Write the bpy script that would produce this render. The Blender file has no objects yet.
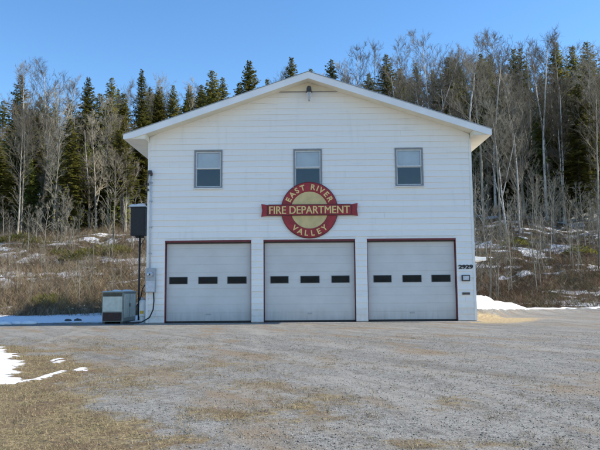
import bpy, math, random
import numpy as np
from mathutils import Vector, Matrix
random.seed(7); rng = np.random.default_rng(11)
S = bpy.context.scene
COL = S.collection
R = math.radians
U = random.uniform

# ------------------------------------------------------------------ camera maths (photo 600x450)
FPX, DIST, EYE = 633.0, 26.4, 1.35
_p = math.atan(65/FPX); _y = math.atan(8/FPX); _r = R(0.5)
FW = Vector((-math.sin(_y)*math.cos(_p), math.cos(_y)*math.cos(_p), math.sin(_p)))
_R = FW.cross(Vector((0, 0, 1))).normalized(); _U = _R.cross(FW)
RT = _R*math.cos(_r) - _U*math.sin(_r)
UP = _U*math.cos(_r) + _R*math.sin(_r)
def W(px, py, Y=0.0):
    """world point seen at a photo pixel, at the world depth Y"""
    d = FW*FPX + RT*(px-300) - UP*(py-225)
    t = (Y+DIST)/d.y
    return Vector((d.x*t, Y, d.z*t+EYE))
cam_d = bpy.data.cameras.new('camera'); cam = bpy.data.objects.new('camera', cam_d); COL.objects.link(cam)
M4 = Matrix((RT, UP, -FW)).transposed().to_4x4(); M4.translation = Vector((0, -DIST, EYE))
cam.matrix_world = M4
cam_d.sensor_width = 36; cam_d.lens = 36*FPX/600; cam_d.clip_end = 3000; cam_d.clip_start = 0.05
S.camera = cam

# ------------------------------------------------------------------ numpy noise
def _hash(ix, iy, s):
    n = (ix.astype(np.int64)*374761393 + iy.astype(np.int64)*668265263 + s*2147483647) & 0x7fffffff
    n = ((n ^ (n >> 13))*1274126177) & 0x7fffffff
    n = n ^ (n >> 16)
    return (n & 0xffff)/65535.0
def vnoise(x, y, s=0):
    x = np.asarray(x, float); y = np.asarray(y, float)
    ix = np.floor(x); iy = np.floor(y); fx = x-ix; fy = y-iy
    fx = fx*fx*(3-2*fx); fy = fy*fy*(3-2*fy)
    a = _hash(ix, iy, s); b = _hash(ix+1, iy, s); c = _hash(ix, iy+1, s); d = _hash(ix+1, iy+1, s)
    return (a*(1-fx)+b*fx)*(1-fy) + (c*(1-fx)+d*fx)*fy
def fbm(x, y, s=0, o=4):
    v = 0; a = .5; t = 0
    for k in range(o):
        v = v + a*vnoise(x*2**k+17.3*k, y*2**k-9.1*k, s+k); t += a; a *= .5
    return v/t
def sstep(a, b, x):
    t = np.clip((np.asarray(x, float)-a)/(b-a), 0, 1); return t*t*(3-2*t)

# ------------------------------------------------------------------ terrain
def hill_t(x, y):
    k = sstep(-6, 11, x)
    foot = 8.3*(1-k)+13.5*k + 1.2*(fbm(x*.12, x*0+3.3, 5)-.5)*2
    return y-foot, k
def height(x, y):
    x = np.asarray(x, float); y = np.asarray(y, float)
    t, k = hill_t(x, y)
    s = .255*(1-k)+.35*k
    w = 2.5
    tt = np.maximum(t, 0)
    te = np.where(tt > 75, 75+(tt-75)*.45, tt)
    h = s*(te - w*(1-np.exp(-te/w)))
    h = h + np.clip(tt/12, 0, 1)*(fbm(x*.11, y*.11, 21)-.5)*2.2 + np.clip(tt/3, 0, 1)*(fbm(x*.6, y*.6, 31)-.5)*.5
    yard = (fbm(x*.35, y*.35, 41)-.5)*.05*(1-sstep(0, 3, t))
    near = np.exp(-((np.maximum(np.abs(x)-7, 0))**2)/2)*sstep(-3, -1, y)
    h = h + yard*(1-near)
    # ploughed snow bank along the far edge of the right side drive
    b = bank(x, y)
    h = h + np.interp(x, [7, 9, 12], [.75, .6, .36])*b*(.6+.8*fbm(x*.9, y*.9, 51))
    # low snow lip behind the gravel on the left
    h = h + .05*left_snow(x, y)
    return h
def bank(x, y):
    yc = np.interp(x, [6.8, 8.5, 10, 14, 20, 40], [4.3, 5.0, 7.4, 9.6, 10.6, 12.5])
    wd = np.interp(x, [6.8, 8.5, 12, 16, 24], [1.3, 1.7, 1.2, .95, 1.0])
    q = np.exp(-((y-yc)/wd)**2)*sstep(6.3, 7.4, x)
    fade = np.interp(x, [7, 10.5, 13, 16, 19, 60], [1.5, 1.2, .75, .66, .85, .75])
    return q*(.45+.9*fbm(x*.5, y*.5, 61)+.35*(fbm(x*2, y*2, 62)-.5))*fade
def left_snow(x, y):
    e = .85+ .35*(fbm(x*1.1, x*0, 71)-.5)*2
    lo = np.interp(x, [-30, -16, -13, -9, -6.7], [-1.0, .2, .5, .8, 1.0])
    return sstep(lo-.15+e*.2, lo+.35+e*.2, y)*(1-sstep(8.2, 9.8, y+1.5*(fbm(x*.5, y*.3, 72)-.5)))*(1-sstep(-6.9, -6.2, x))
def H1(x, y): return float(height(np.array([x]), np.array([y]))[0])

ELL = []   # ground tone patches set out from where they lie on the yard: (x, y, rx, ry, rot, strength)
def masks(x, y):
    """grass, snow, hill, sand"""
    t, k = hill_t(x, y)
    n1 = fbm(x*.8, y*.8, 81); n2 = fbm(x*2.3, y*2.3, 82)
    # dead grass: left foreground lawn, ragged edge running from (-1,-21) to (-9,-9)
    ex = np.interp(y, [-24, -20.8, -19.8, -18.3, -16, -13.5, -11.5, -9.8, -6, 0], [-1.2, -1.6, -1.85, -2.35, -3.6, -5.0, -6.4, -8.6, -13.5, -19])
    g = sstep(.9, -.9, x-ex + (n1-.5)*3.0)
    def el(cx, cy, rx, ry, a, st):
        c, s_ = math.cos(a), math.sin(a)
        u = ((x-cx)*c+(y-cy)*s_)/rx; v = (-(x-cx)*s_+(y-cy)*c)/ry
        return st*np.exp(-(u*u+v*v))
    g = np.maximum(g, el(-.85, -19.35, .75, .42, -.5, .74)+(n2-.5)*.25)
    g = np.maximum(g, el(.0, -19.1, .30, 1.05, .45, .72)+(n2-.5)*.3)
    g = np.maximum(g, el(.95, -20.7, .35, .25, .1, .7)+(n2-.5)*.3)
    g = np.maximum(g, el(1.75, -18.6, .5, .8, -.5, .42)+(n2-.5)*.35)
    g = np.maximum(g, el(-3.1, -16.2, 1.9, 2.4, -.6, .58)+(n1-.5)*.35)
    g = np.maximum(g, el(-5.8, -9, 3.4, 1.6, -.3, .36)+(n1-.5)*.4)
    g = np.maximum(g, el(10, -3, 3.2, .9, -.1, .42)+(n1-.5)*.35)
    for (px, py, rx, ry, a, st) in ((330, 398, .55, .9, .5, .6), (215, 365, 1.6, 1.3, -.5, .45), (250, 385, .8, .8, -.4, .5), (300, 365, 1.8, .9, -.4, .25), (230, 415, .7, .4, .1, .55), (110, 350, 2.2, 1.2, -.3, .5), (500, 445, .6, .15, 0, .5), (575, 385, 1.2, .6, 0, .35)):
        q = W2G(px, py); g = np.maximum(g, el(q[0], q[1], rx, ry, a, st)+(n2-.5)*.35)
    # snow
    sn = sstep(.42, .62, bank(x, y)+(n2-.5)*.25)
    sn = np.maximum(sn, left_snow(x, y))
    eg = [W2G(*q) for q in ((-6, 346), (9, 347.5), (21, 352), (20, 358), (27, 366), (24, 374), (25, 380), (10, 385), (-8, 390))][::-1]
    ey = [q[1] for q in eg]; exx = [q[0] for q in eg]
    e1 = (np.interp(y, ey, exx)-x)/1.0 + (n2-.5)*1.0
    sn = np.maximum(sn, .84*sstep(-.05, .35, e1)*sstep(ey[0]-.2, ey[0]+.1, y)*(1-sstep(ey[-1]-.1, ey[-1]+.5, y-(n1-.5))))
    def streak(x0, y0, x1, y1, w):
        L2 = (x1-x0)**2+(y1-y0)**2
        q = np.clip(((x-x0)*(x1-x0)+(y-y0)*(y1-y0))/L2, 0, 1)
        d = np.hypot(x-(x0+q*(x1-x0)), y-(y0+q*(y1-y0)))
        return .80*sstep(w*1.4, w*.3, d+(n2-.5)*.25)
    a, b = W2G(36, 381), W2G(64, 372)
    sn = np.maximum(sn, streak(a[0], a[1], b[0], b[1], .12))
    a, b = W2G(12, 384), W2G(30, 381); sn = np.maximum(sn, streak(a[0], a[1], b[0], b[1], .12))
    a, b = W2G(78, 369), W2G(83, 371); sn = np.maximum(sn, streak(a[0], a[1], b[0], b[1], .12))
    a, b = W2G(56, 364), W2G(59, 360); sn = np.maximum(sn, streak(a[0], a[1], b[0], b[1], .1))
    # patches on the slope
    pl = np.interp(t, [0, 3, 9, 15, 26, 40, 80], [.22, .34, .46, .60, .58, .48, .40])
    pr = np.interp(t, [0, 2, 5, 11, 18, 30, 80], [.48, .48, .42, .50, .64, .58, .5])
    pb = pl*(1-k)+pr*k
    hn = .5*fbm(x*.22+.2*y, y*.5, 91, 3)+.5*fbm(x*1.1+.4*y, y*2.0, 95, 4)
    hs = .81*sstep(-.03, .13, hn-(1-pb)*.50-.27)
    sn = np.maximum(sn, hs*sstep(0, 1.5, t))
    hill = sstep(-.5, .8, t+(n1-.5)*1.4)
    mq = W2G(416, 361); hill = np.maximum(hill, el(mq[0], mq[1], .42, .16, .15, .9)*(.3+n2))
    mq = W2G(413, 447); hill = np.maximum(hill, el(mq[0], mq[1], .22, .06, -.2, 1.0)*(.4+n2))
    # pale sand and straw by the right front corner
    sd = el(7.6, .6, 1.7, 2.3, -.5, 1.15)*sstep(6.2, 6.9, x+y*.03+.2) + .36*el(10.5, 2.4, 3.0, 1.2, .25, 1.0)
    sd = sd+(n2-.5)*.3
    return g, sn, hill, sd
def W2G(px, py):
    d = FW*FPX + RT*(px-300) - UP*(py-225); t = -EYE/d.z
    return d.x*t, d.y*t-DIST

# ------------------------------------------------------------------ mesh helpers
def tag(o, label=None, cat=None, group=None, kind=None):
    if label: o['label'] = label
    if cat: o['category'] = cat
    if group: o['group'] = group
    if kind: o['kind'] = kind
    return o
def empty(name, loc, label, cat, group=None):
    o = bpy.data.objects.new(name, None); COL.objects.link(o); o.location = loc; o.empty_display_size = .3
    return tag(o, label, cat, group)
def np_mesh(name, V, F, mat=None, smooth=False):
    me = bpy.data.meshes.new(name); V = np.asarray(V, np.float32); F = np.asarray(F, np.int32)
    me.vertices.add(len(V)); me.vertices.foreach_set('co', V.ravel())
    k = F.shape[1]
    me.loops.add(F.size); me.loops.foreach_set('vertex_index', F.ravel())
    me.polygons.add(len(F)); me.polygons.foreach_set('loop_start', np.arange(0, F.size, k, dtype=np.int32))
    try: me.polygons.foreach_set('loop_total', np.full(len(F), k, np.int32))
    except Exception: pass
    if smooth: me.polygons.foreach_set('use_smooth', np.ones(len(F), bool))
    me.update(calc_edges=True); me.validate()
    if mat: me.materials.append(mat)
    return me
class MB:
    def __init__(s): s.v = []; s.f = []; s.sm = False
    def quad(s, a, b, c, d):
        n = len(s.v); s.v += [tuple(a), tuple(b), tuple(c), tuple(d)]; s.f.append((n, n+1, n+2, n+3))
    def box(s, x0, x1, y0, y1, z0, z1):
        n = len(s.v)
        s.v += [(x0,y0,z0),(x1,y0,z0),(x1,y1,z0),(x0,y1,z0),(x0,y0,z1),(x1,y0,z1),(x1,y1,z1),(x0,y1,z1)]
        s.f += [tuple(n+i for i in q) for q in ((0,3,2,1),(4,5,6,7),(0,1,5,4),(1,2,6,5),(2,3,7,6),(3,0,4,7))]
        return s
    def tube(s, pts, rad, n=8, cap=True):
        pts = [Vector(p) for p in pts]
        if not hasattr(rad, '__len__'): rad = [rad]*len(pts)
        rings = []; prev = None
        for i, p in enumerate(pts):
            d = (pts[min(i+1, len(pts)-1)]-pts[max(i-1, 0)]).normalized()
            if prev is None: a = d.orthogonal().normalized()
            else:
                a = prev - d*prev.dot(d)
                a = a.normalized() if a.length > 1e-6 else d.orthogonal().normalized()
            prev = a; b = d.cross(a); st = len(s.v)
            for k in range(n):
                t = 2*math.pi*k/n; s.v.append(tuple(p+(a*math.cos(t)+b*math.sin(t))*rad[i]))
            rings.append(st)
        for i in range(len(rings)-1):
            for k in range(n):
                k2 = (k+1) % n; s.f.append((rings[i]+k, rings[i]+k2, rings[i+1]+k2, rings[i+1]+k))
        if cap:
            s.f.append(tuple(rings[0]+k for k in reversed(range(n)))); s.f.append(tuple(rings[-1]+k for k in range(n)))
        return s
    def lathe(s, prof, c=(0,0,0), axis='z', n=32):
        rings = []
        for (r, h) in prof:
            st = len(s.v)
            for k in range(n):
                t = 2*math.pi*k/n; u, v = r*math.cos(t), r*math.sin(t)
                s.v.append((c[0]+u, c[1]+v, c[2]+h) if axis == 'z' else (c[0]+u, c[1]+h, c[2]+v))
            rings.append(st)
        for i in range(len(rings)-1):
            for k in range(n):
                k2 = (k+1) % n; s.f.append((rings[i]+k, rings[i]+k2, rings[i+1]+k2, rings[i+1]+k))
        s.f.append(tuple(rings[0]+k for k in range(n))); s.f.append(tuple(rings[-1]+k for k in range(n)))
        return s
    def prism(s, poly, y0, y1):
        """polygon in x,z extruded along y"""
        n = len(s.v); m = len(poly)
        for y in (y0, y1): s.v += [(p[0], y, p[1]) for p in poly]
        s.f.append(tuple(n+i for i in range(m))); s.f.append(tuple(n+m+i for i in reversed(range(m))))
        for i in range(m):
            j = (i+1) % m; s.f.append((n+i, n+m+i, n+m+j, n+j))
        return s
    def mesh(s, name, mat, smooth=False):
        me = bpy.data.meshes.new(name); me.from_pydata(s.v, [], s.f); me.update()
        if mat: me.materials.append(mat)
        if smooth: me.polygons.foreach_set('use_smooth', [True]*len(me.polygons))
        return me
    def build(s, name, mat, parent=None, smooth=False, bevel=0, loc=None):
        """vertices are in world space when parent sits at loc (they are shifted to be local)"""
        if loc is not None:
            s.v = [(a-loc[0], b-loc[1], c-loc[2]) for a, b, c in s.v]
        o = bpy.data.objects.new(name, s.mesh(name, mat, smooth)); COL.objects.link(o)
        if parent: o.parent = parent
        if bevel:
            m = o.modifiers.new('bevel', 'BEVEL'); m.width = bevel; m.segments = 2; m.limit_method = 'ANGLE'; m.angle_limit = R(40)
        return o

# ------------------------------------------------------------------ materials
def newmat(name):
    m = bpy.data.materials.new(name); m.use_nodes = True; nt = m.node_tree
    return m, nt, nt.nodes['Principled BSDF']
def ND(nt, typ, **kw):
    n = nt.nodes.new(typ)
    for k, v in kw.items():
        if k in n.inputs: n.inputs[k].default_value = v
        else: setattr(n, k, v)
    return n
def mathn(nt, op, a, b=None, clamp=False):
    n = nt.nodes.new('ShaderNodeMath'); n.operation = op; n.use_clamp = clamp
    for i, q in enumerate((a, b)):
        if q is None: continue
        if hasattr(q, 'links'): nt.links.new(q, n.inputs[i])
        else: n.inputs[i].default_value = q
    return n.outputs[0]
def mixc(nt, fac, a, b, mode='MIX'):
    n = nt.nodes.new('ShaderNodeMix'); n.data_type = 'RGBA'; n.blend_type = mode
    for i, q in ((0, fac), (6, a), (7, b)):
        if hasattr(q, 'links'): nt.links.new(q, n.inputs[i])
        elif i == 0: n.inputs[0].default_value = q
        else: n.inputs[i].default_value = (*q, 1) if len(q) == 3 else q
    return n.outputs[2]
def noise(nt, vec, scale, detail=4, rough=.55, dist=0):
    n = nt.nodes.new('ShaderNodeTexNoise'); n.inputs['Scale'].default_value = scale
    n.inputs['Detail'].default_value = detail; n.inputs['Roughness'].default_value = rough; n.inputs['Distortion'].default_value = dist
    nt.links.new(vec, n.inputs['Vector']); return n.outputs['Fac']
def ramp(nt, fac, stops):
    n = nt.nodes.new('ShaderNodeMapRange'); n.interpolation_type = 'SMOOTHSTEP'
    nt.links.new(fac, n.inputs[0]); n.inputs[1].default_value = stops[0]; n.inputs[2].default_value = stops[1]
    if len(stops) > 2: n.inputs[3].default_value = stops[2]; n.inputs[4].default_value = stops[3]
    return n.outputs[0]
def mapping(nt, vec, scale=(1,1,1), rot=(0,0,0)):
    n = nt.nodes.new('ShaderNodeMapping'); n.inputs['Scale'].default_value = scale; n.inputs['Rotation'].default_value = rot
    nt.links.new(vec, n.inputs[0]); return n.outputs[0]
def coords(nt): return nt.nodes.new('ShaderNodeTexCoord').outputs['Object']
def bump(nt, bs, h, strength=.3, dist=.01):
    n = nt.nodes.new('ShaderNodeBump'); n.inputs['Strength'].default_value = strength; n.inputs['Distance'].default_value = dist
    nt.links.new(h, n.inputs['Height']); nt.links.new(n.outputs[0], bs.inputs['Normal'])
def simple(name, col, rough=.6, var=.12, scale=6, metal=0, bmp=0, spec=None):
    m, nt, bs = newmat(name); v = coords(nt)
    n = noise(nt, v, scale, 5)
    c = mixc(nt, ramp(nt, n, (.3, .7)), tuple(x*(1-var) for x in col), tuple(min(1, x*(1+var)) for x in col))
    nt.links.new(c, bs.inputs['Base Color']); bs.inputs['Roughness'].default_value = rough; bs.inputs['Metallic'].default_value = metal
    if spec is not None: bs.inputs['Specular IOR Level'].default_value = spec
    if bmp: bump(nt, bs, noise(nt, v, scale*6, 4), bmp, .01)
    return m

def mat_siding():
    m, nt, bs = newmat('white_painted_siding'); v = coords(nt)
    sep = ND(nt, 'ShaderNodeSeparateXYZ'); nt.links.new(v, sep.inputs[0])
    row = mathn(nt, 'FLOOR', mathn(nt, 'DIVIDE', mathn(nt, 'SUBTRACT', sep.outputs[2], .06), .25))
    wn = nt.nodes.new('ShaderNodeTexWhiteNoise'); wn.noise_dimensions = '1D'; nt.links.new(row, wn.inputs['W'])
    c = mixc(nt, wn.outputs[0], (.85, .81, .755), (.90, .865, .81))
    st = noise(nt, mapping(nt, v, (1.6, 1, .22)), 2.0, 6, .6)           # rain streaks
    c = mixc(nt, ramp(nt, st, (.52, .82, 0, .3)), c, (.62, .60, .55), 'MIX')
    ho = noise(nt, mapping(nt, v, (.5, 1, 7)), 1.6, 5, .65)              # weathering along boards
    c = mixc(nt, ramp(nt, ho, (.56, .80, 0, .5)), c, (.56, .55, .54))
    low = ramp(nt, sep.outputs[2], (1.1, .0, 0, .5))                     # splash dirt near the gravel
    lowf = mathn(nt, 'MULTIPLY', low, mathn(nt, 'MULTIPLY', noise(nt, v, 5, 5), 1.5))
    c = mixc(nt, lowf, c, (.40, .36, .30))
    nt.links.new(c, bs.inputs['Base Color']); bs.inputs['Roughness'].default_value = .55
    bump(nt, bs, noise(nt, mapping(nt, v, (2, 2, 22)), 2, 4), .25, .004)
    return m
M = {}
M['siding'] = mat_siding()
M['trim'] = simple('white_trim_paint', (.80, .775, .73), .5, .06, 3)
M['fascia'] = simple('white_fascia_metal', (.84, .82, .79), .4, .05, 1.2, bmp=.1)
M['soffit'] = simple('cream_soffit_paint', (.80, .74, .60), .6, .07, 1.5)
M['roof'] = simple('grey_asphalt_shingle', (.12, .12, .125), .9, .25, 14, bmp=.4)
M['concrete'] = simple('weathered_concrete', (.30, .27, .24), .9, .2, 8, bmp=.3)
M['red'] = simple('dark_red_paint', (.16, .022, .028), .5, .15, 5)
M['signred'] = simple('sign_red_paint', (.33, .018, .024), .45, .22, 4)
M['signdark'] = simple('sign_maroon_edge', (.11, .012, .016), .5, .15, 5)
M['signcream'] = simple('sign_cream_paint', (.66, .49, .22), .5, .10, 3)
M['letter'] = simple('cream_lettering_paint', (.82, .58, .23), .5, .08, 9)
M['darkmetal'] = simple('dark_metal', (.05, .05, .055), .45, .2, 8)
M['black'] = simple('black_rubber', (.018, .018, .02), .6, .2, 9)
M['galv'] = simple('galvanised_grey_metal', (.36, .38, .40), .45, .12, 9, metal=.25)
M['palepipe'] = simple('pale_painted_pipe', (.56, .58, .61), .5, .1, 8)
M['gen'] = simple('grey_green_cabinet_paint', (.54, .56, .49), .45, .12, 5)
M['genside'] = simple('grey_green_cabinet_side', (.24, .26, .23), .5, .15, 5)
M['genrust'] = simple('rust_dark_grille', (.06, .03, .028), .7, .35, 12)
M['white'] = simple('white_enamel', (.82, .82, .80), .4, .05, 6)
M['yellow'] = simple('yellow_label', (.75, .48, .06), .5, .05, 6)
M['blind'] = simple('pale_roller_blind', (.78, .81, .82), .8, .06, 2)
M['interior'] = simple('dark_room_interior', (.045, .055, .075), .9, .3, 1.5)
M['windowframe'] = simple('grey_window_frame', (.24, .245, .25), .5, .1, 8)
M['sash'] = simple('off_white_sash', (.62, .63, .62), .5, .08, 8)
def mat_door():
    m, nt, bs = newmat('pale_grey_sectional_door'); v = coords(nt)
    n = noise(nt, v, 1.1, 5)
    c = mixc(nt, ramp(nt, n, (.3, .7)), (.61, .59, .56), (.67, .65, .62))
    s = ND(nt, 'ShaderNodeSeparateXYZ'); nt.links.new(v, s.inputs[0])
    st = noise(nt, mapping(nt, v, (3, 1, .4)), 2, 5); 
    c = mixc(nt, mathn(nt, 'MULTIPLY', ramp(nt, s.outputs[2], (.9, .05, 0, .85)), st), c, (.30, .28, .25))
    nt.links.new(c, bs.inputs['Base Color']); bs.inputs['Roughness'].default_value = .5
    bump(nt, bs, noise(nt, mapping(nt, v, (20, 1, 60)), 3, 3), .12, .003)
    return m
M['door'] = mat_door()
def mat_glass(name, base=.03, mixf=.8):
    m, nt, bs = newmat(name)
    out = nt.nodes['Material Output']
    gl = ND(nt, 'ShaderNodeBsdfGlossy', Roughness=.03); gl.inputs['Color'].default_value = (1, 1, 1, 1)
    tr = ND(nt, 'ShaderNodeBsdfTransparent'); tr.inputs['Color'].default_value = (.96, .97, .98, 1)
    fr = ND(nt, 'ShaderNodeFresnel', IOR=1.55)
    mx = nt.nodes.new('ShaderNodeMixShader'); nt.links.new(fr.outputs[0], mx.inputs[0])
    nt.links.new(tr.outputs[0], mx.inputs[1]); nt.links.new(gl.outputs[0], mx.inputs[2]); nt.links.new(mx.outputs[0], out.inputs[0])
    nt.nodes.remove(bs)
    return m
M['glass'] = mat_glass('window_glass')
M['darkglass'] = simple('dark_door_glass', (.014, .016, .016), .3, .3, 3, spec=.12)
def mat_lampglass():
    m, nt, bs = newmat('clear_lamp_globe'); v = coords(nt)
    c = mixc(nt, noise(nt, v, 8), (.55, .57, .60), (.66, .68, .70)); nt.links.new(c, bs.inputs['Base Color'])
    bs.inputs['Roughness'].default_value = .15; bs.inputs['Transmission Weight'].default_value = .45; return m
M['lampglass'] = mat_lampglass()

def mat_ground():
    m, nt, bs = newmat('yard_and_hill_ground'); v = coords(nt)
    at = ND(nt, 'ShaderNodeAttribute', attribute_name='mask'); sp = nt.nodes.new('ShaderNodeSeparateColor'); nt.links.new(at.outputs['Color'], sp.inputs[0])
    at2 = ND(nt, 'ShaderNodeAttribute', attribute_name='sand'); 
    # gravel: crushed stone of mixed greys
    vo = nt.nodes.new('ShaderNodeTexVoronoi'); vo.inputs['Scale'].default_value = 46; nt.links.new(v, vo.inputs['Vector'])
    vs = nt.nodes.new('ShaderNodeSeparateColor'); nt.links.new(vo.outputs['Color'], vs.inputs[0])
    vo2 = nt.nodes.new('ShaderNodeTexVoronoi'); vo2.inputs['Scale'].default_value = 20; nt.links.new(v, vo2.inputs['Vector'])
    vs2 = nt.nodes.new('ShaderNodeSeparateColor'); nt.links.new(vo2.outputs['Color'], vs2.inputs[0])
    c = mixc(nt, vs.outputs[0], (.08, .077, .068), (.255, .248, .225))
    c = mixc(nt, mathn(nt, 'MULTIPLY', vs2.outputs[1], .35), c, (.43, .41, .37))
    fine = noise(nt, v, 95, 3, .7)
    c = mixc(nt, ramp(nt, fine, (.57, .78, 0, .6)), c, (.085, .08, .072))
    big = noise(nt, mapping(nt, mapping(nt, v, rot=(0, 0, R(50))), (.28, .9, 1)), 1.1, 6, .62, .4)   # wheel worn bands
    c = mixc(nt, ramp(nt, big, (.46, .66, 0, .65)), c, (.30, .285, .25))
    big2 = noise(nt, mapping(nt, mapping(nt, v, rot=(0, 0, R(64))), (.6, 1.5, 1)), 2.3, 6, .65, .6)
    c = mixc(nt, ramp(nt, big2, (.50, .70, 0, .65)), c, (.115, .10, .082))
    tan = noise(nt, mapping(nt, mapping(nt, v, rot=(0, 0, R(58))), (.4, 1.0, 1)), .8, 6, .65)
    trk = noise(nt, mapping(nt, mapping(nt, v, rot=(0, 0, R(57))), (.09, 1.9, 1)), 1.0, 5, .6, .25)
    c = mixc(nt, ramp(nt, trk, (.50, .66, 0, .38)), c, (.11, .10, .085))
    trk = noise(nt, mapping(nt, mapping(nt, v, rot=(0, 0, R(82))), (.08, 1.6, 1)), 1.0, 4, .6, .2)
    c = mixc(nt, ramp(nt, trk, (.55, .68, 0, .45)), c, (.30, .285, .25))
    c = mixc(nt, ramp(nt, tan, (.50, .66, 0, .7)), c, (.22, .155, .085))
    # dead grass
    g1 = noise(nt, v, 22, 6, .7); g2 = noise(nt, v, 1.7, 5)
    gc = mixc(nt, ramp(nt, g1, (.35, .65)), (.10, .077, .043), (.33, .255, .13))
    gc = mixc(nt, ramp(nt, g2, (.45, .62, 0, .75)), gc, (.15, .10, .058))
    gc = mixc(nt, ramp(nt, noise(nt, v, 4.5, 6, .7), (.54, .64, 0, .7)), gc, (.085, .068, .052))
    gc = mixc(nt, ramp(nt, noise(nt, v, 3.1, 5), (.60, .72, 0, .6)), gc, (.11, .115, .045))
    fn = noise(nt, v, 6, 6, .7)
    fn2 = noise(nt, v, 1.3, 8, .8)
    gf = ramp(nt, mathn(nt, 'ADD', mathn(nt, 'ADD', sp.outputs[0], mathn(nt, 'MULTIPLY', mathn(nt, 'SUBTRACT', fn, .5), 1.4)), mathn(nt, 'MULTIPLY', mathn(nt, 'SUBTRACT', fn2, .5), 1.6)), (.22, .75))
    c = mixc(nt, gf, c, gc)
    # sandy corner
    sf = ramp(nt, mathn(nt, 'ADD', at2.outputs['Fac'], mathn(nt, 'MULTIPLY', mathn(nt, 'SUBTRACT', fn, .5), .8)), (.3, .6))
    sc = mixc(nt, ramp(nt, noise(nt, v, 9, 5), (.35, .65)), (.29, .22, .125), (.45, .36, .21))
    c = mixc(nt, sf, c, sc)
    # hill floor: leaf litter and dead grass
    h1 = noise(nt, v, 2.4, 7, .75)
    hc = mixc(nt, ramp(nt, h1, (.35, .65)), (.045, .035, .024), (.20, .15, .09))
    hc = mixc(nt, ramp(nt, noise(nt, v, .55, 5), (.56, .68, 0, .6)), hc, (.06, .07, .03))
    c = mixc(nt, sp.outputs[2], c, hc)
    # snow
    sn = noise(nt, mapping(nt, v, (1, 1.7, 1)), 3.6, 9, .8)
    sf = ramp(nt, mathn(nt, 'ADD', sp.outputs[1], mathn(nt, 'MULTIPLY', mathn(nt, 'SUBTRACT', sn, .5), 1.7)), (.50, .60))
    sc = mixc(nt, noise(nt, v, 4, 5), (.70, .71, .73), (.85, .86, .87))
    sc = mixc(nt, ramp(nt, noise(nt, v, 34, 5, .8), (.56, .68, 0, .5)), sc, (.33, .31, .28))
    c = mixc(nt, sf, c, sc)
    nt.links.new(c, bs.inputs['Base Color'])
    bs.inputs['Roughness'].default_value = .92; bs.inputs['Specular IOR Level'].default_value = .25
    hh = mathn(nt, 'ADD', mathn(nt, 'MULTIPLY', vo.outputs['Distance'], -.6), mathn(nt, 'MULTIPLY', g1, .7))
    inv = mathn(nt, 'SUBTRACT', 1.0, mathn(nt, 'MULTIPLY', sf, .9))
    bump(nt, bs, mathn(nt, 'MULTIPLY', hh, inv), .7, .015)
    return m
M['ground'] = mat_ground()

def mat_attr(name, rough=.85, trans=0):
    m, nt, bs = newmat(name)
    a = ND(nt, 'ShaderNodeAttribute', attribute_name='tone'); nt.links.new(a.outputs['Color'], bs.inputs['Base Color'])
    bs.inputs['Roughness'].default_value = rough; bs.inputs['Specular IOR Level'].default_value = .2
    return m
M['brush'] = mat_attr('dry_stalks')
def mat_tree(name, c0, c1, scale, objvar=.35, rough=.8, dark=None, thin=0):
    m, nt, bs = newmat(name); v = coords(nt)
    oi = nt.nodes.new('ShaderNodeObjectInfo')
    c = mixc(nt, ramp(nt, noise(nt, v, scale, 4), (.3, .7)), c0, c1)
    if dark: c = mixc(nt, ramp(nt, noise(nt, mapping(nt, v, (1, 1, .45)), scale*3, 4, .7), (.57, .66)), c, dark)
    sc = mathn(nt, 'ADD', mathn(nt, 'MULTIPLY', oi.outputs['Random'], objvar*2), 1-objvar)
    cm = nt.nodes.new('ShaderNodeCombineColor')
    for i in range(3): nt.links.new(sc, cm.inputs[i])
    c = mixc(nt, 1.0, c, cm.outputs[0], 'MULTIPLY')
    nt.links.new(c, bs.inputs['Base Color']); bs.inputs['Roughness'].default_value = rough; bs.inputs['Specular IOR Level'].default_value = .25
    if thin:
        tl = nt.nodes.new('ShaderNodeBsdfTranslucent'); nt.links.new(c, tl.inputs[0]); mx = nt.nodes.new('ShaderNodeMixShader'); mx.inputs[0].default_value = thin
        nt.links.new(bs.outputs[0], mx.inputs[1]); nt.links.new(tl.outputs[0], mx.inputs[2]); nt.links.new(mx.outputs[0], nt.nodes['Material Output'].inputs[0])
    return m
M['needles'] = mat_tree('spruce_needles', (.125, .13, .03), (.235, .215, .055), .8, thin=.45)
M['needles_light'] = mat_tree('young_fir_needles', (.15, .18, .04), (.24, .26, .07), .9, thin=.45)
M['sprucebark'] = mat_tree('spruce_bark', (.07, .055, .045), (.14, .12, .10), 3)
M['birchbark'] = mat_tree('pale_birch_bark', (.52, .49, .44), (.66, .63, .58), 2, .15, .7, (.10, .085, .075))
M['greybark'] = mat_tree('grey_aspen_bark', (.22, .195, .15), (.36, .325, .26), 2, .35, .8, (.10, .085, .07))
M['twigs'] = mat_tree('bare_twigs', (.15, .125, .09), (.24, .205, .15), 1, .25)
M['limb'] = mat_tree('pale_limbs', (.22, .195, .145), (.33, .295, .225), 1, .35)

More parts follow.
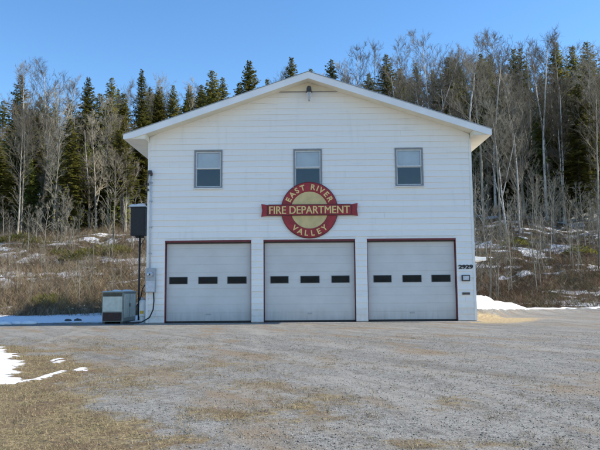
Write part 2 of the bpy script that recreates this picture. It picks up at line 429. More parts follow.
# ------------------------------------------------------------------ ground sheet
def build_ground():
    xs = np.concatenate([[-900, -500, -300, -200, -140, -100, -80], np.arange(-66, -14, .4), np.arange(-14, 12, .2), np.arange(12, 66, .4), [70, 85, 110, 150, 220, 350, 600, 900]])
    ys = np.concatenate([[-500, -200, -80, -50, -35, -28], np.arange(-24, -15, .1), np.arange(-15, 16, .2), np.arange(16, 100, .42), np.arange(100, 170, 4), [180, 220, 300, 450, 700]])
    X, Y = np.meshgrid(xs, ys); x = X.ravel(); y = Y.ravel()
    z = height(x, y)
    g, sn, hill, sd = masks(x, y)
    z = z + .035*sstep(.4, .7, sn)*(1-left_snow(x, y))
    nx, ny = len(xs), len(ys)
    i = np.arange(nx*ny).reshape(ny, nx)
    F = np.stack([i[:-1, :-1].ravel(), i[:-1, 1:].ravel(), i[1:, 1:].ravel(), i[1:, :-1].ravel()], 1)
    me = np_mesh('ground', np.stack([x, y, z], 1), F, M['ground'], True)
    a = me.attributes.new('mask', 'FLOAT_COLOR', 'POINT')
    a.data.foreach_set('color', np.stack([np.clip(g, 0, 1), np.clip(sn, 0, 1), hill, np.ones_like(g)], 1).astype(np.float32).ravel())
    a = me.attributes.new('sand', 'FLOAT', 'POINT'); a.data.foreach_set('value', np.clip(sd, 0, 1).astype(np.float32))
    o = bpy.data.objects.new('ground', me); COL.objects.link(o); tag(o, kind='structure')
build_ground()

# ------------------------------------------------------------------ fire hall
XL, XR, XM = -6.73, 6.89, .07
FO = .70                                  # rake overhang
SL = .337; ZR = 10.42                     # roof pitch and ridge height (top of roof edge)
EXL, EXR = -7.62, 7.60
YB = 10.5
ZS = 7.66
def roof_z(x): return ZR - SL*abs(x-XM)
BASE = (0.07, 0, 0)
hall = empty('fire_hall', BASE, 'white two storey gabled fire hall with three garage doors behind the gravel yard', 'fire station')
DOORS = [(-5.99, -2.38), (-1.87, 1.96), (2.45, 6.15)]
DZ = 3.45
WINS = [(-4.77, -3.62), (-.57, .60), (3.72, 4.86)]
WZ0, WZ1 = 5.67, 7.27
def hb(mb, name, mat, parent=None, **k):
    return mb.build(name, mat, parent or hall, loc=BASE, **k)

def lap_wall(openings, x0, x1, topf, ztop, EXP=.25, z0=.06, seed=1):
    """front-facing lapped boards as (x, off, z) strips, off = how far the face stands proud"""
    rd = random.Random(seed); out = []
    zc = z0
    while zc < ztop:
        zn = zc+EXP
        joints = [rd.uniform(x0, x1) for _ in range(rd.choice([2, 3, 3, 4]))]
        cuts = sorted({zc, zn} | {z for o in openings for z in (o[2], o[3]) if zc < z < zn} | ({ztop} if zc < ztop < zn else set()))
        jit = {}
        for a, b in zip(cuts, cuts[1:]):
            if a >= ztop-1e-4: break
            zm = (a+b)/2
            segs = [(x0, x1)]
            for (ox0, ox1, oz0, oz1) in openings:
                if oz0 < zm < oz1:
                    ns = []
                    for s0, s1 in segs:
                        if ox1 <= s0 or ox0 >= s1: ns.append((s0, s1)); continue
                        if s0 < ox0: ns.append((s0, ox0))
                        if ox1 < s1: ns.append((ox1, s1))
                    segs = ns
            for s0, s1 in segs:
                pts = [s0]+sorted(j for j in joints if s0+.3 < j < s1-.3)+[s1]
                for p, q in zip(pts, pts[1:]):
                    key = round(q, 2)
                    j = jit.setdefault(key, rd.uniform(0, .010))
                    out.append((p, q, a, b, zc, j))
        zc = zn
    return out
def front_wall():
    ops = [(a, b, 0, DZ) for a, b in DOORS]+[(a, b, WZ0, WZ1) for a, b in WINS]
    mb = MB(); EXPO = .25
    def lim(z):
        if z <= ZS+.05: return XL, XR
        h = (ZR-.2-z)/SL
        return max(XL, XM-h), min(XR, XM+h)
    for (p, q, a, b, zc, j) in lap_wall(ops, XL, XR, None, 10.2):
        l0, r0 = lim(a); l1, r1 = lim(b)
        ya = -(.032*(1-(a-zc)/EXPO)+j); yb = -(.032*(1-(b-zc)/EXPO)+j)
        A0, A1 = max(p, l0), min(q, r0); B0, B1 = max(p, l1), min(q, r1)
        if A1 <= A0: continue
        if B1 < B0: B0 = B1 = (B0+B1)/2
        e = .0015
        mb.quad((A0+e, ya, a), (A1-e, ya, a), (B1-e, yb, b), (B0+e, yb, b))
        mb.quad((A0+e, .01, a), (A1-e, .01, a), (A1-e, ya, a), (A0+e, ya, a))      # butt underside
        mb.quad((A0+e, .01, a), (A0+e, ya, a), (B0+e, yb, b), (B0+e, .01, b))
        mb.quad((A1-e, ya, a), (A1-e, .01, a), (B1-e, .01, b), (B1-e, yb, b))
    return hb(mb, 'front_wall', M['siding'])
fwall = front_wall()
# sheathing behind the boards, between the openings
mb = MB()
xs = sorted({XL, XR} | {v for d in DOORS for v in d}); 
for a, b in zip(xs, xs[1:]):
    if (a, b) not in DOORS: mb.box(a, b, .012, .26, .05, DZ)
mb.box(XL, XR, .012, .26, DZ, WZ0)
xs = sorted({XL, XR} | {v for d in WINS for v in d})
for a, b in zip(xs, xs[1:]):
    if (a, b) not in WINS: mb.box(a, b, .012, .26, WZ0, WZ1)
mb.box(XL, XR, .012, .26, WZ1, ZS)
mb.prism([(XL, ZS), (XR, ZS), (XR, roof_z(XR)-.2), (XM, ZR-.2), (XL, roof_z(XL)-.2)], .012, .26)
hb(mb, 'wall_sheathing', M['trim'])
# corner boards stand just proud of the lapped boards
for xa, xb in ((XL-.03, XL+.07), (XR-.07, XR+.03)): hb(MB().box(xa, xb, -.046, .10, .05, ZS), 'corner_board', M['trim'])
# side and back walls, lapped as well
for side, nm in ((-1, 'side_wall'), (1, 'side_wall')):
    mb = MB(); X = XL if side < 0 else XR
    for (p, q, a, b, zc, j) in lap_wall([], .10, YB, None, ZS, seed=5+side):
        ya = (.024*(1-(a-zc)/.25)+j)*side; yb = (.024*(1-(b-zc)/.25)+j)*side
        mb.quad((X+ya, p, a), (X+ya, q, a), (X+yb, q, b), (X+yb, p, b)); mb.quad((X, p, a), (X, q, a), (X+ya, q, a), (X+ya, p, a))
    mb.box(min(X, X-side*.14), max(X, X-side*.14)-.0, .262, YB, .05, ZS) if side > 0 else mb.box(X+.002, X+.14, .262, YB, .05, ZS)
    hb(mb, nm, M['siding'])
mb = MB(); mb.prism([(XL, .05), (XR, .05), (XR, ZS), (XR, roof_z(XR)-.2), (XM, ZR-.2), (XL, roof_z(XL)-.2), (XL, ZS)], YB+.01, YB+.16)
hb(mb, 'back_wall', M['siding'])
mb = MB(); xs = [XL-.01, DOORS[0][0], DOORS[0][1], DOORS[1][0], DOORS[1][1], DOORS[2][0], DOORS[2][1], XR+.01]
for i in (0, 2, 4, 6): mb.box(xs[i], xs[i+1], -.01, .24, -.3, .05)
mb.box(XL-.01, XR+.01, .245, YB+.1, -.3, .048)
hb(mb, 'foundation', M['concrete'])
mb = MB(); mb.box(XL-.4, XR+.1, -.42, .05, -.12, .02); hb(mb, 'door_apron', M['concrete'], bevel=.01)
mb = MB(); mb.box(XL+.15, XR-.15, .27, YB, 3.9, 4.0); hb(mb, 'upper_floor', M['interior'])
mb = MB(); mb.box(XL+.15, XR-.15, .6, .62, 4.1, 7.6)
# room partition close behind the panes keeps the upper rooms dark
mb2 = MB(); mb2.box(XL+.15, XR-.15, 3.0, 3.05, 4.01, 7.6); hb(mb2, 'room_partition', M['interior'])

# roof
rm = MB(); T = .12
y0, y1 = -FO, YB+.6
for s in (-1, 1):
    xe = EXL if s < 0 else EXR
    ze = ZR-SL*abs(xe-XM)
    a = [(XM, ZR), (xe, ze), (xe, ze-T), (XM, ZR-T)]
    rm.prism(a if s > 0 else a[::-1], y0+.03, y1)
roof = hb(rm, 'roof', M['roof'])
fm = MB()
for s in (-1, 1):
    xe = (EXL-.02) if s < 0 else (EXR+.02); ze = ZR-SL*abs(xe-XM)
    bt = [(XM, ZR+.015), (xe, ze+.015), (xe, ze-.19), (xe-s*.25, ze-.19-.02), (XM, ZR-.27)]
    bt = [(XM, ZR+.015), (xe, ze+.015), (xe, ZS-.005), (xe-s*.12, ZS-.005), (xe-s*.45, ze+.45*SL-.27), (XM, ZR-.27)]
    fm.prism(bt if s > 0 else bt[::-1], -FO-.02, -FO+.025)
    xa, xb = sorted((xe, xe-s*.022)); fm.box(xa, xb, -FO+.027, y1, ZS-.005, ze+.012)
# drip edge lip
hb(fm, 'fascia', M['fascia'], roof, bevel=.004)
lip = MB()
for s in (-1, 1):
    xe = (EXL-.04) if s < 0 else (EXR+.04); ze = ZR-SL*abs(xe-XM)
    bt = [(XM, ZR+.04), (xe, ze+.04), (xe, ze+.018), (XM, ZR+.018)]
    lip.prism(bt if s > 0 else bt[::-1], -FO-.045, -FO+.06)
hb(lip, 'drip_edge', M['galv'], roof)
sm = MB()
for s in (-1, 1):
    xw = XL if s < 0 else XR; xe = (EXL+.003) if s < 0 else (EXR-.003)
    # sloped rake soffit
    xi = xw
    sm.prism([(XM, ZR-.20), (xi, roof_z(xi)-.20), (xi, roof_z(xi)-.225), (XM, ZR-.225)][::(1 if s > 0 else -1)], -FO+.027, .008)
    # level eave soffit and the small return face
    xa, xb = sorted((xw+s*.032, xe)); sm.box(xa, xb, -FO+.03, y1-.02, ZS, ZS+.02)
    xr = xw - s*.0
    sm.prism([(xe, ZS+.022), (xr, ZS+.022), (xr, roof_z(xr)-.228), (xe, roof_z(xe)-.14)][::(-1 if s > 0 else 1)], -FO+.028, -FO+.04)
    xa, xb = sorted((xw, xw+s*.03)); sm.box(xa, xb, -FO+.045, -.036, ZS-.0, roof_z(xw)-.23)
hb(sm, 'soffit', M['soffit'], roof)
# flashing line across the peak and gable frieze
mb = MB(); zl = 9.77; zl = 9.77; hw = (ZR-.225-zl)/SL
mb.box(XM-hw-.02, XM+hw+.02, -.065, -.045, zl, zl+.022); hb(mb, 'gable_flashing', M['windowframe'])
mb = MB(); mb.prism([(XM-hw+.02, zl+.037), (XM+hw-.02, zl+.037), (XM, ZR-.235)], -.060, -.046); hb(mb, 'gable_panel', M['soffit'])
# pale strip above the opening heads
# ---------------- windows
for k, (a, b) in enumerate(WINS):
    zm = (WZ0+WZ1)/2+.02
    mb = MB(); w = .038
    for (x0, x1, z0, z1) in ((a-.02, a+w, WZ0-.02, WZ1+.02), (b-w, b+.02, WZ0-.02, WZ1+.02), (a+w, b-w, WZ1-w, WZ1+.02), (a+w, b-w, WZ0-.02, WZ0+w)):
        mb.box(x0, x1, -.062, .09, z0, z1)
    win = hb(mb, 'window', M['windowframe'])
    mb = MB(); mb.box(a-.05, b+.05, -.10, -.052, WZ0-.05, WZ0-.015); hb(mb, 'sill', M['trim'], win)
    def sash(x0, x1, z0, z1, yy, t):
        m = MB(); m.box(x0, x0+t, yy, yy+.03, z0, z1); m.box(x1-t, x1, yy, yy+.03, z0, z1)
        m.box(x0+t, x1-t, yy, yy+.03, z1-t, z1); m.box(x0+t, x1-t, yy, yy+.03, z0, z0+t); return m
    us = hb(sash(a+w+.002, b-w-.002, zm, WZ1-w-.002, -.02, .05), 'upper_sash', M['sash'], win)
    ls = hb(sash(a+w+.002, b-w-.002, WZ0+w+.002, zm+.03, .022, .045), 'lower_sash', M['sash'], win)
    mb = MB(); mb.box(a+w+.05, b-w-.05, -.008, -.004, zm+.05, WZ1-w-.05); hb(mb, 'pane', M['glass'], win)
    mb = MB(); mb.box(a+w+.045, b-w-.045, .034, .038, WZ0+w+.045, zm-.01); hb(mb, 'pane', M['glass'], win)
    mb = MB(); mb.box(a+w+.03, b-w-.03, .06, .065, zm-.03+(.06 if k == 0 else 0), WZ1-w); hb(mb, 'blind', M['blind'], win)
# ---------------- garage doors
PW = [[(170, 187), (199, 217), (228, 246)], [(271, 288), (301, 319), (332, 349)], [(374, 391), (403, 421), (432, 450)]]
for k, (a, b) in enumerate(DOORS):
    mb = MB(); yy = .175; nsec = 5; hs = (DZ-.10)/nsec
    for i in range(nsec):
        z0 = .10+i*hs
        mb.box(a+.035, b-.035, yy+.004, yy+.05, z0, z0+hs)
        # two shallow ribs per section
        mb.box(a+.04, b-.04, yy-.006, yy+.003, z0+.008, z0+hs/2-.003); mb.box(a+.04, b-.04, yy-.0065, yy+.003, z0+hs/2+.003, z0+hs-.010)
    d = hb(mb, 'garage_door', M['door'], bevel=0)
    d['label'] = ['pale grey sectional garage door at the left under a red head trim', 'pale grey middle garage door below the round sign', 'pale grey garage door at the right with a red jamb edge'][k]
    for (p, q) in PW[k]:
        P = W(p, 277, yy); Q = W(q, 283, yy)
        zc0, zc1 = 1.66, 1.91
        m2 = MB(); f = .025
        m2.box(P.x-f, P.x, yy-.022, yy-.011, zc0-f, zc1+f); m2.box(Q.x, Q.x+f, yy-.022, yy-.011, zc0-f, zc1+f)
        m2.box(P.x, Q.x, yy-.022, yy-.011, zc1, zc1+f); m2.box(P.x, Q.x, yy-.022, yy-.011, zc0-f, zc0)
        dw = hb(m2, 'door_window', M['darkmetal'], d)
        m2 = MB(); m2.box(P.x, Q.x, yy-.017, yy-.0112, zc0, zc1); hb(m2, 'pane', M['darkglass'], dw)
    hx = (a+b)/2; m2 = MB(); m2.box(hx-.09, hx+.09, yy-.035, yy-.0075, .36, .40); hb(m2, 'handle', M['galv'], d, bevel=.005)
    m2 = MB(); m2.box(a+.03, b-.03, yy-.01, yy+.05, .022, .098); hb(m2, 'bottom_seal', M['black'], d)
    # red painted jambs and head, white outer edge
    m2 = MB(); m2.box(a, a+.022, .0, .173, .05, DZ); m2.box(b-.022, b, .0, .173, .05, DZ); m2.box(a+.022, b-.022, -.044, .173, DZ-.075, DZ)
    hb(m2, 'door_trim', M['red'])
    m2 = MB(); m2.box(a-.02, b+.02, -.055, -.044, DZ+.002, DZ+.05); hb(m2, 'head_flashing', M['trim'])
    m2 = MB(); m2.box(a+.035, b-.035, .10, .172, DZ-.13, DZ-.087); hb(m2, 'weather_strip', M['darkmetal'], d)

# ---------------- text
def text_mesh(body, size, bold=.0, depth=.008, cen=True, sx=1.0):
    cu = bpy.data.curves.new('t', 'FONT'); cu.body = body; cu.size = size; cu.offset = bold; cu.extrude = depth
    cu.align_x = 'CENTER' if cen else 'LEFT'; cu.align_y = 'CENTER'; cu.space_character = 1.0
    o = bpy.data.objects.new('t', cu); COL.objects.link(o)
    dg = bpy.context.evaluated_depsgraph_get(); dg.update()
    me = bpy.data.meshes.new_from_object(o.evaluated_get(dg)); bpy.data.objects.remove(o)
    vs = [(v.co.x*sx, v.co.y, v.co.z) for v in me.vertices]; fs = [tuple(p.vertices) for p in me.polygons]
    bpy.data.meshes.remove(me); return vs, fs
def add_text(mb, vs, fs, cx, cz, ang, y):
    """place text in the x,z plane facing -y, rotated by ang"""
    n = len(mb.v); c, s = math.cos(ang), math.sin(ang)
    mb.v += [(cx+vx*c-vy*s, y-vz, cz+vx*s+vy*c) for vx, vy, vz in vs]
    mb.f += [tuple(n+i for i in f) for f in fs]
# ---------------- round sign
SX, SZ = .07, 4.68
sign = empty('round_sign', (SX, -.05, SZ), 'round red and cream sign with a lettered banner over the middle garage door', 'sign')
SB = (SX, -.05, SZ)
mb = MB().lathe([(1.15, -.05), (1.165, -.06), (1.165, -.095), (1.15, -.10), (.79, -.10), (.79, -.05)], (SX, 0, SZ), 'y', 72)
# ring as closed band
mb = MB(); n = 96; prof = [(.785, -.052), (1.165, -.052), (1.165, -.098), (1.15, -.106), (.80, -.106), (.785, -.098)]
for k in range(n):
    t = 2*math.pi*k/n
    mb.v += [(SX+r*math.cos(t), y, SZ+r*math.sin(t)) for r, y in prof]
for k in range(n):
    for i in range(6):
        j = (i+1) % 6; k2 = (k+1) % n; mb.f.append((k*6+i, k*6+j, k2*6+j, k2*6+i))
mb.build('ring', M['signred'], sign, loc=SB)
MB().lathe([(.78, -.055), (.78, -.085)], (SX, 0, SZ), 'y', 72).build('disc', M['signcream'], sign, loc=SB)
mb = MB()
for r0 in (1.168, ):
    base = len(mb.v); n = 96
    for k in range(n):
        t = 2*math.pi*k/n
        mb.v += [(SX+r*math.cos(t), y, SZ+r*math.sin(t)) for r, y in ((r0, -.05), (r0+.025, -.05), (r0+.025, -.10), (r0, -.10))]
    for k in range(n):
        for i in range(4):
            j = (i+1) % 4; k2 = (k+1) % n; mb.f.append((base+k*4+i, base+k*4+j, base+k2*4+j, base+k2*4+i))
mb.build('rim', M['signdark'], sign, loc=SB)
# banner with flared ends
mb = MB()
bl, br = -1.72, 1.72
mb.prism([(SX+bl, SZ-.20), (SX+br, SZ-.20), (SX+br, SZ+.20), (SX+bl, SZ+.20)], -.150, -.107)
mb.prism([(SX-1.725, SZ-.225), (SX-1.725, SZ+.215), (SX-2.02, SZ+.27), (SX-1.98, SZ+.0), (SX-2.02, SZ-.27)], -.135, -.09)
mb.prism([(SX+1.725, SZ-.225), (SX+2.02, SZ-.27), (SX+1.98, SZ), (SX+2.02, SZ+.27), (SX+1.725, SZ+.215)], -.135, -.09)
ban = mb.build('banner', M['signred'], sign, loc=SB)
mb = MB()
mb.box(SX-1.72, SX+1.72, -.155, -.120, SZ+.202, SZ+.235); mb.box(SX-1.72, SX+1.72, -.155, -.120, SZ-.235, SZ-.202)
for s in (-1, 1): mb.box(SX+s*1.76-.02, SX+s*1.76+.02, -.150, -.136, SZ-.22, SZ+.22)
mb.build('banner_edge', M['signdark'], ban, loc=SB)
bpy.context.view_layer.update()
vs, fs = text_mesh('FIRE DEPARTMENT', .43, .0, .006)
w = max(v[0] for v in vs)-min(v[0] for v in vs); xc = (max(v[0] for v in vs)+min(v[0] for v in vs))/2
zc = (max(v[1] for v in vs)+min(v[1] for v in vs))/2
hgt = max(v[1] for v in vs)-min(v[1] for v in vs)
vs = [((a-xc)*3.36/w, (b-zc)*.315/hgt, c) for a, b, c in vs]
mb = MB(); add_text(mb, vs, fs, SX-.008, SZ, 0, -.158); add_text(mb, vs, fs, SX+.008, SZ, 0, -.1595); mb.build('lettering', M['letter'], sign, loc=SB)
mb = MB()
def arc(word, a0, a1, rad, flip):
    wd = {'I': .45, 'W': 1.3, ' ': .75}
    ws = [wd.get(c, 1) for c in word]; tot = sum(ws)-(ws[0]+ws[-1])/2; acc = 0
    for i, c in enumerate(word):
        if i: acc += (ws[i-1]+ws[i])/2
        t = R(a0+(a1-a0)*acc/tot)
        if c == ' ': continue
        vs, fs = text_mesh(c, .32, .009, .006)
        xc = (max(v[0] for v in vs)+min(v[0] for v in vs))/2; zc = (max(v[1] for v in vs)+min(v[1] for v in vs))/2
        vs = [(a-xc, b-zc, d) for a, b, d in vs]
        add_text(mb, vs, fs, SX+rad*math.cos(t), SZ+rad*math.sin(t), t+(math.pi/2 if flip else -math.pi/2), -.112)
arc('EAST RIVER', 153, 27, .975, False)
arc('VALLEY', 231, 309, .975, True)
mb.build('lettering', M['letter'], sign, loc=SB)

# ---------------- house number, light box, slot
p0 = W(459, 266, 0)
mb = MB(); vs, fs = text_mesh('2929', .22, .010, .006); xc = (max(v[0] for v in vs)+min(v[0] for v in vs))/2
wn = max(v[0] for v in vs)-min(v[0] for v in vs)
vs = [((a-xc)*.60/wn, b, c) for a, b, c in vs]
NX = 6.52
add_text(mb, vs, fs, NX, 2.24, 0, -.045); mb.v = [(a-NX, b+.035, c-2.24) for a, b, c in mb.v]
o = mb.build('house_number', M['black']); o.location = (NX, -.035, 2.24); tag(o, 'small dark house number 2929 on the siding right of the garage doors', 'house number')
c = W(465.8, 278, 0); c.x = 6.50
kb = empty('key_box', (c.x, -.03, c.z), 'small dark framed box with a pale face on the siding under the house number', 'wall box')
mb = MB(); mb.box(c.x-.17, c.x+.17, -.10, -.03, c.z-.13, c.z+.13); mb.build('box_frame', M['darkmetal'], kb, bevel=.01, loc=kb.location)
mb = MB(); mb.box(c.x-.12, c.x+.12, -.108, -.102, c.z-.085, c.z+.085); mb.build('cover', M['palepipe'], kb, loc=kb.location)
c = W(465.5, 293.5, 0); c.x = 6.50
kb = empty('mail_slot', (c.x, -.03, c.z), 'narrow brass brown mail slot low on the siding right of the doors', 'mail slot')
mb = MB(); mb.box(c.x-.16, c.x+.16, -.055, -.03, c.z-.05, c.z+.05); mb.build('slot_frame', simple('dull_brass', (.16, .14, .11), .5, .2, 9), kb, bevel=.006, loc=kb.location)
mb = MB(); mb.box(c.x-.13, c.x+.13, -.062, -.057, c.z-.025, c.z+.02); mb.build('flap', M['darkmetal'], kb, loc=kb.location)
c = W(468, 303, 0)

# ---------------- yard light at the peak
L = Vector((.10, -.05, 9.80))
lm = empty('yard_light', L, 'dark yard light with clear glass globe high on the gable peak', 'wall lamp')
mb = MB(); mb.box(L.x-.07, L.x+.07, -.10, -.05, 9.78, 9.98); mb.build('bracket', M['darkmetal'], lm, loc=L, bevel=.008)
mb = MB(); mb.tube([(L.x, -.09, 9.93), (L.x, -.20, 9.97), (L.x, -.32, 9.92)], .025, 8); mb.build('arm', M['galv'], lm, loc=L)
MB().lathe([(.03, .26), (.07, .24), (.10, .18), (.11, .04), (.145, .0), (.145, -.02), (.09, -.02)], (L.x, -.34, 9.68), n=24).build('housing', M['darkmetal'], lm, smooth=False, loc=L)
MB().lathe([(.095, .0), (.11, -.08), (.105, -.18), (.075, -.27), (.04, -.32)], (L.x, -.34, 9.655), n=24).build('globe', M['lampglass'], lm, smooth=True, loc=L)
MB().lathe([(.025, 0), (.04, -.025), (.04, -.05), (.015, -.06)], (L.x, -.34, 9.335), n=12).build('finial', M['galv'], lm, loc=L)

# ---------------- service mast and meter
mb = MB(); mx = -6.60
sv = empty('service_mast', (mx, -.1, 2.3), 'thin pale conduit with a hooked dark head up the left wall corner', 'conduit')
SV = Vector((mx, -.1, 2.3))
MB().tube([(mx, -.085, 2.32), (mx, -.085, 6.20)], .028, 10).build('pipe', M['palepipe'], sv, loc=SV, smooth=True)
for z in (2.9, 4.0, 5.1, 5.9): MB().box(mx-.055, mx+.055, -.12, -.03, z, z+.04).build('strap', M['galv'], sv, loc=SV)
MB().tube([(mx, -.085, 6.20), (mx, -.085, 6.30), (mx-.02, -.14, 6.38), (mx-.05, -.24, 6.36), (mx-.06, -.28, 6.28)], [.045, .06, .07, .06, .045], 10).build('weatherhead', M['darkmetal'], sv, loc=SV, smooth=True)
mb = MB()
for k in range(3): mb.tube([(mx-.06+.02*k, -.27, 6.30), (mx-.10+.03*k, -.34, 6.12), (mx-.13+.04*k, -.26, 5.92), (mx-.13+.03*k, -.12, 5.80+.06*k)], .010, 5)
mb.build('wire', M['black'], sv, loc=SV)
for k, z in enumerate((5.78, 5.55)): MB().lathe([(.03, 0), (.045, .03), (.045, .07), (.03, .10)], (mx-.13, -.11, z), n=12).build('insulator', M['darkmetal'], sv, loc=SV)
mt = empty('meter_box', (-6.56, -.03, 1.8), 'grey metal electric meter box low on the left corner of the white wall', 'meter box')
ML = Vector((-6.56, -.03, 1.8))
MB().box(-6.76, -6.34, -.19, -.037, 1.30, 2.30).build('box', M['galv'], mt, bevel=.012, loc=ML)
MB().box(-6.73, -6.37, -.198, -.192, 1.34, 1.78).build('lower_cover', M['palepipe'], mt, bevel=.002, loc=ML)
MB().lathe([(.105, -.30), (.11, -.27), (.11, -.193)], (-6.55, 0, 2.05), 'y', 24).build('meter_ring', M['palepipe'], mt, loc=ML)
MB().lathe([(.03, -.345), (.075, -.335), (.095, -.305), (.095, -.302)], (-6.55, 0, 2.05), 'y', 24).build('meter_glass', M['lampglass'], mt, loc=ML, smooth=True)
mb = MB(); mb.tube([(-6.42, -.12, 1.30), (-6.40, -.13, .95), (-6.42, -.16, .60), (-6.55, -.22, .28), (-6.85, -.25, .10), (-7.3, -.05, .06), (-7.65, .3, .05)], .028, 8)
o = mb.build('power_cable', M['black'], smooth=True); tag(o, 'black cable looping from the meter box down to the generator cabinet', 'cable')
mb = MB(); mb.tube([(-6.78, -.10, 1.62), (-6.92, -.02, 1.45), (-7.02, .25, 1.2), (-7.25, .6, .85), (-7.4, .9, .7)], .022, 8)
o = mb.build('fuel_line', M['black'], smooth=True); tag(o, 'short dark hose slanting from the wall corner behind the white container', 'hose')

# ---------------- generator cabinet
GX0, GX1, GY0, GY1, GZ0, GZ1 = -8.68, -7.78, .25, 2.25, .10, 1.36
gz = .0
gn = empty('generator_cabinet', ((GX0+GX1)/2, GY0, 0), 'grey green standby generator cabinet with snow on top left of the fire hall', 'generator')
GL = gn.location.copy()
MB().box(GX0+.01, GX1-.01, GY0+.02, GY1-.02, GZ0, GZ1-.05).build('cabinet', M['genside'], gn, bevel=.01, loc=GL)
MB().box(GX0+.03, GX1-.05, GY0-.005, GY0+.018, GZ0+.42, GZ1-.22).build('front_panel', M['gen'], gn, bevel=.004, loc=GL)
mb = MB()
for k in range(6): mb.box(GX0+.04, GX1-.06, GY0-.008, GY0+.018, GZ1-.20+k*.023, GZ1-.19+k*.023)
mb.build('vent', M['black'], gn, loc=GL)
mb = MB(); mb.box(GX0+.05, GX1-.07, GY0+.004, GY0+.018, GZ0+.03, GZ0+.38)
for k in range(9): mb.box(GX0+.05, GX1-.07, GY0-.012, GY0+.002, GZ0+.05+k*.036, GZ0+.065+k*.036)
mb.build('lower_grille', M['genrust'], gn, loc=GL)
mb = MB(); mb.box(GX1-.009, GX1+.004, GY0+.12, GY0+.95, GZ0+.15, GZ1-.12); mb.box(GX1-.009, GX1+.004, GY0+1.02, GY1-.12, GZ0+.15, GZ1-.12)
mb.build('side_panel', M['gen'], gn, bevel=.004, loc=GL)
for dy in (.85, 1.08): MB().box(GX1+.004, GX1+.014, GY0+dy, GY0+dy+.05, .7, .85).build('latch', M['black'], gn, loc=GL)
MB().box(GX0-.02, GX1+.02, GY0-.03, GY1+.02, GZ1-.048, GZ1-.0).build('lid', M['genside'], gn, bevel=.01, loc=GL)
mb = MB(); mb.box(GX0+.02, GX0+.12, GY0+.05, GY1-.05, -.05, GZ0); mb.box(GX1-.12, GX1-.02, GY0+.05, GY1-.05, -.05, GZ0); mb.build('skid', M['darkmetal'], gn, loc=GL)
# snow lying on the lid
def snow_cap(name, x0, x1, y0, y1, z, h, n, seed, par, gaps=.35):
    xs = np.linspace(x0, x1, n); ys = np.linspace(y0, y1, n); X, Y = np.meshgrid(xs, ys); x = X.ravel(); y = Y.ravel()
    u = (x-x0)/(x1-x0); v = (y-y0)/(y1-y0)
    ed = np.minimum(np.minimum(u, 1-u), np.minimum(v, 1-v))*6
    zz = z + h*(fbm(x*3.1, y*3.1, seed)-gaps)*2*np.clip(ed, 0, 1) - .012*(ed < .1)
    i = np.arange(n*n).reshape(n, n)
    F = np.stack([i[:-1, :-1].ravel(), i[:-1, 1:].ravel(), i[1:, 1:].ravel(), i[1:, :-1].ravel()], 1)
    me = np_mesh(name, np.stack([x, y, zz], 1), F, M['snow'], True); o = bpy.data.objects.new(name, me); COL.objects.link(o)
    o.parent = par; o.location = -par.location; return o
m, nt, bs = newmat('old_snow'); v = coords(nt)
nt.links.new(mixc(nt, noise(nt, v, 5, 5), (.66, .67, .69), (.80, .81, .82)), bs.inputs['Base Color']); bs.inputs['Roughness'].default_value = .8
bump(nt, bs, noise(nt, v, 25, 5), .4, .02); M['snow'] = m
snow_cap('snow_cap', GX0, GX1+.01, GY0-.02, GY1, GZ1+.0, .07, 40, 5, gn, .26)

# ---------------- black pole with the dark box
Yp = 2.6
pb = W(138.5, 318, Yp); pt = W(138.5, 236, Yp); bl_ = W(131.5, 236, Yp); bt_ = W(146.5, 208, Yp)
pl = empty('post_box', (pb.x, Yp, 0), 'snow topped dark box on a slim black post behind the generator cabinet', 'box on post')
PL = pl.location.copy()
MB().tube([(pb.x, Yp, -.1), (pb.x, Yp, bl_.z)], .042, 10).build('post', M['black'], pl, loc=PL, smooth=True)
MB().box(bl_.x, bt_.x, Yp-.22, Yp+.22, bl_.z, bt_.z).build('box', M['black'], pl, bevel=.02, loc=PL)
mb = MB(); mb.box(bl_.x-.05, bt_.x+.03, Yp-.27, Yp+.27, bt_.z, bt_.z+.035); mb.build('cap', M['darkmetal'], pl, bevel=.008, loc=PL)
mb = MB(); mb.box(pb.x-.2, pb.x+.2, Yp-.03, Yp+.03, bl_.z-.10, bl_.z); mb.tube([(pb.x, Yp, bl_.z-.5), (pb.x+.25, Yp, bl_.z-.08)], .018, 6); mb.build('brace', M['black'], pl, loc=PL)
mb = MB(); mb.box(bl_.x+.05, bt_.x-.05, Yp-.232, Yp-.222, bl_.z+.06, bt_.z-.16); mb.build('front_face', M['black'], pl, loc=PL)
snow_cap('snow_cap', bl_.x-.09, bt_.x+.03, Yp-.28, Yp+.28, bt_.z+.05, .16, 24, 8, pl, .12)
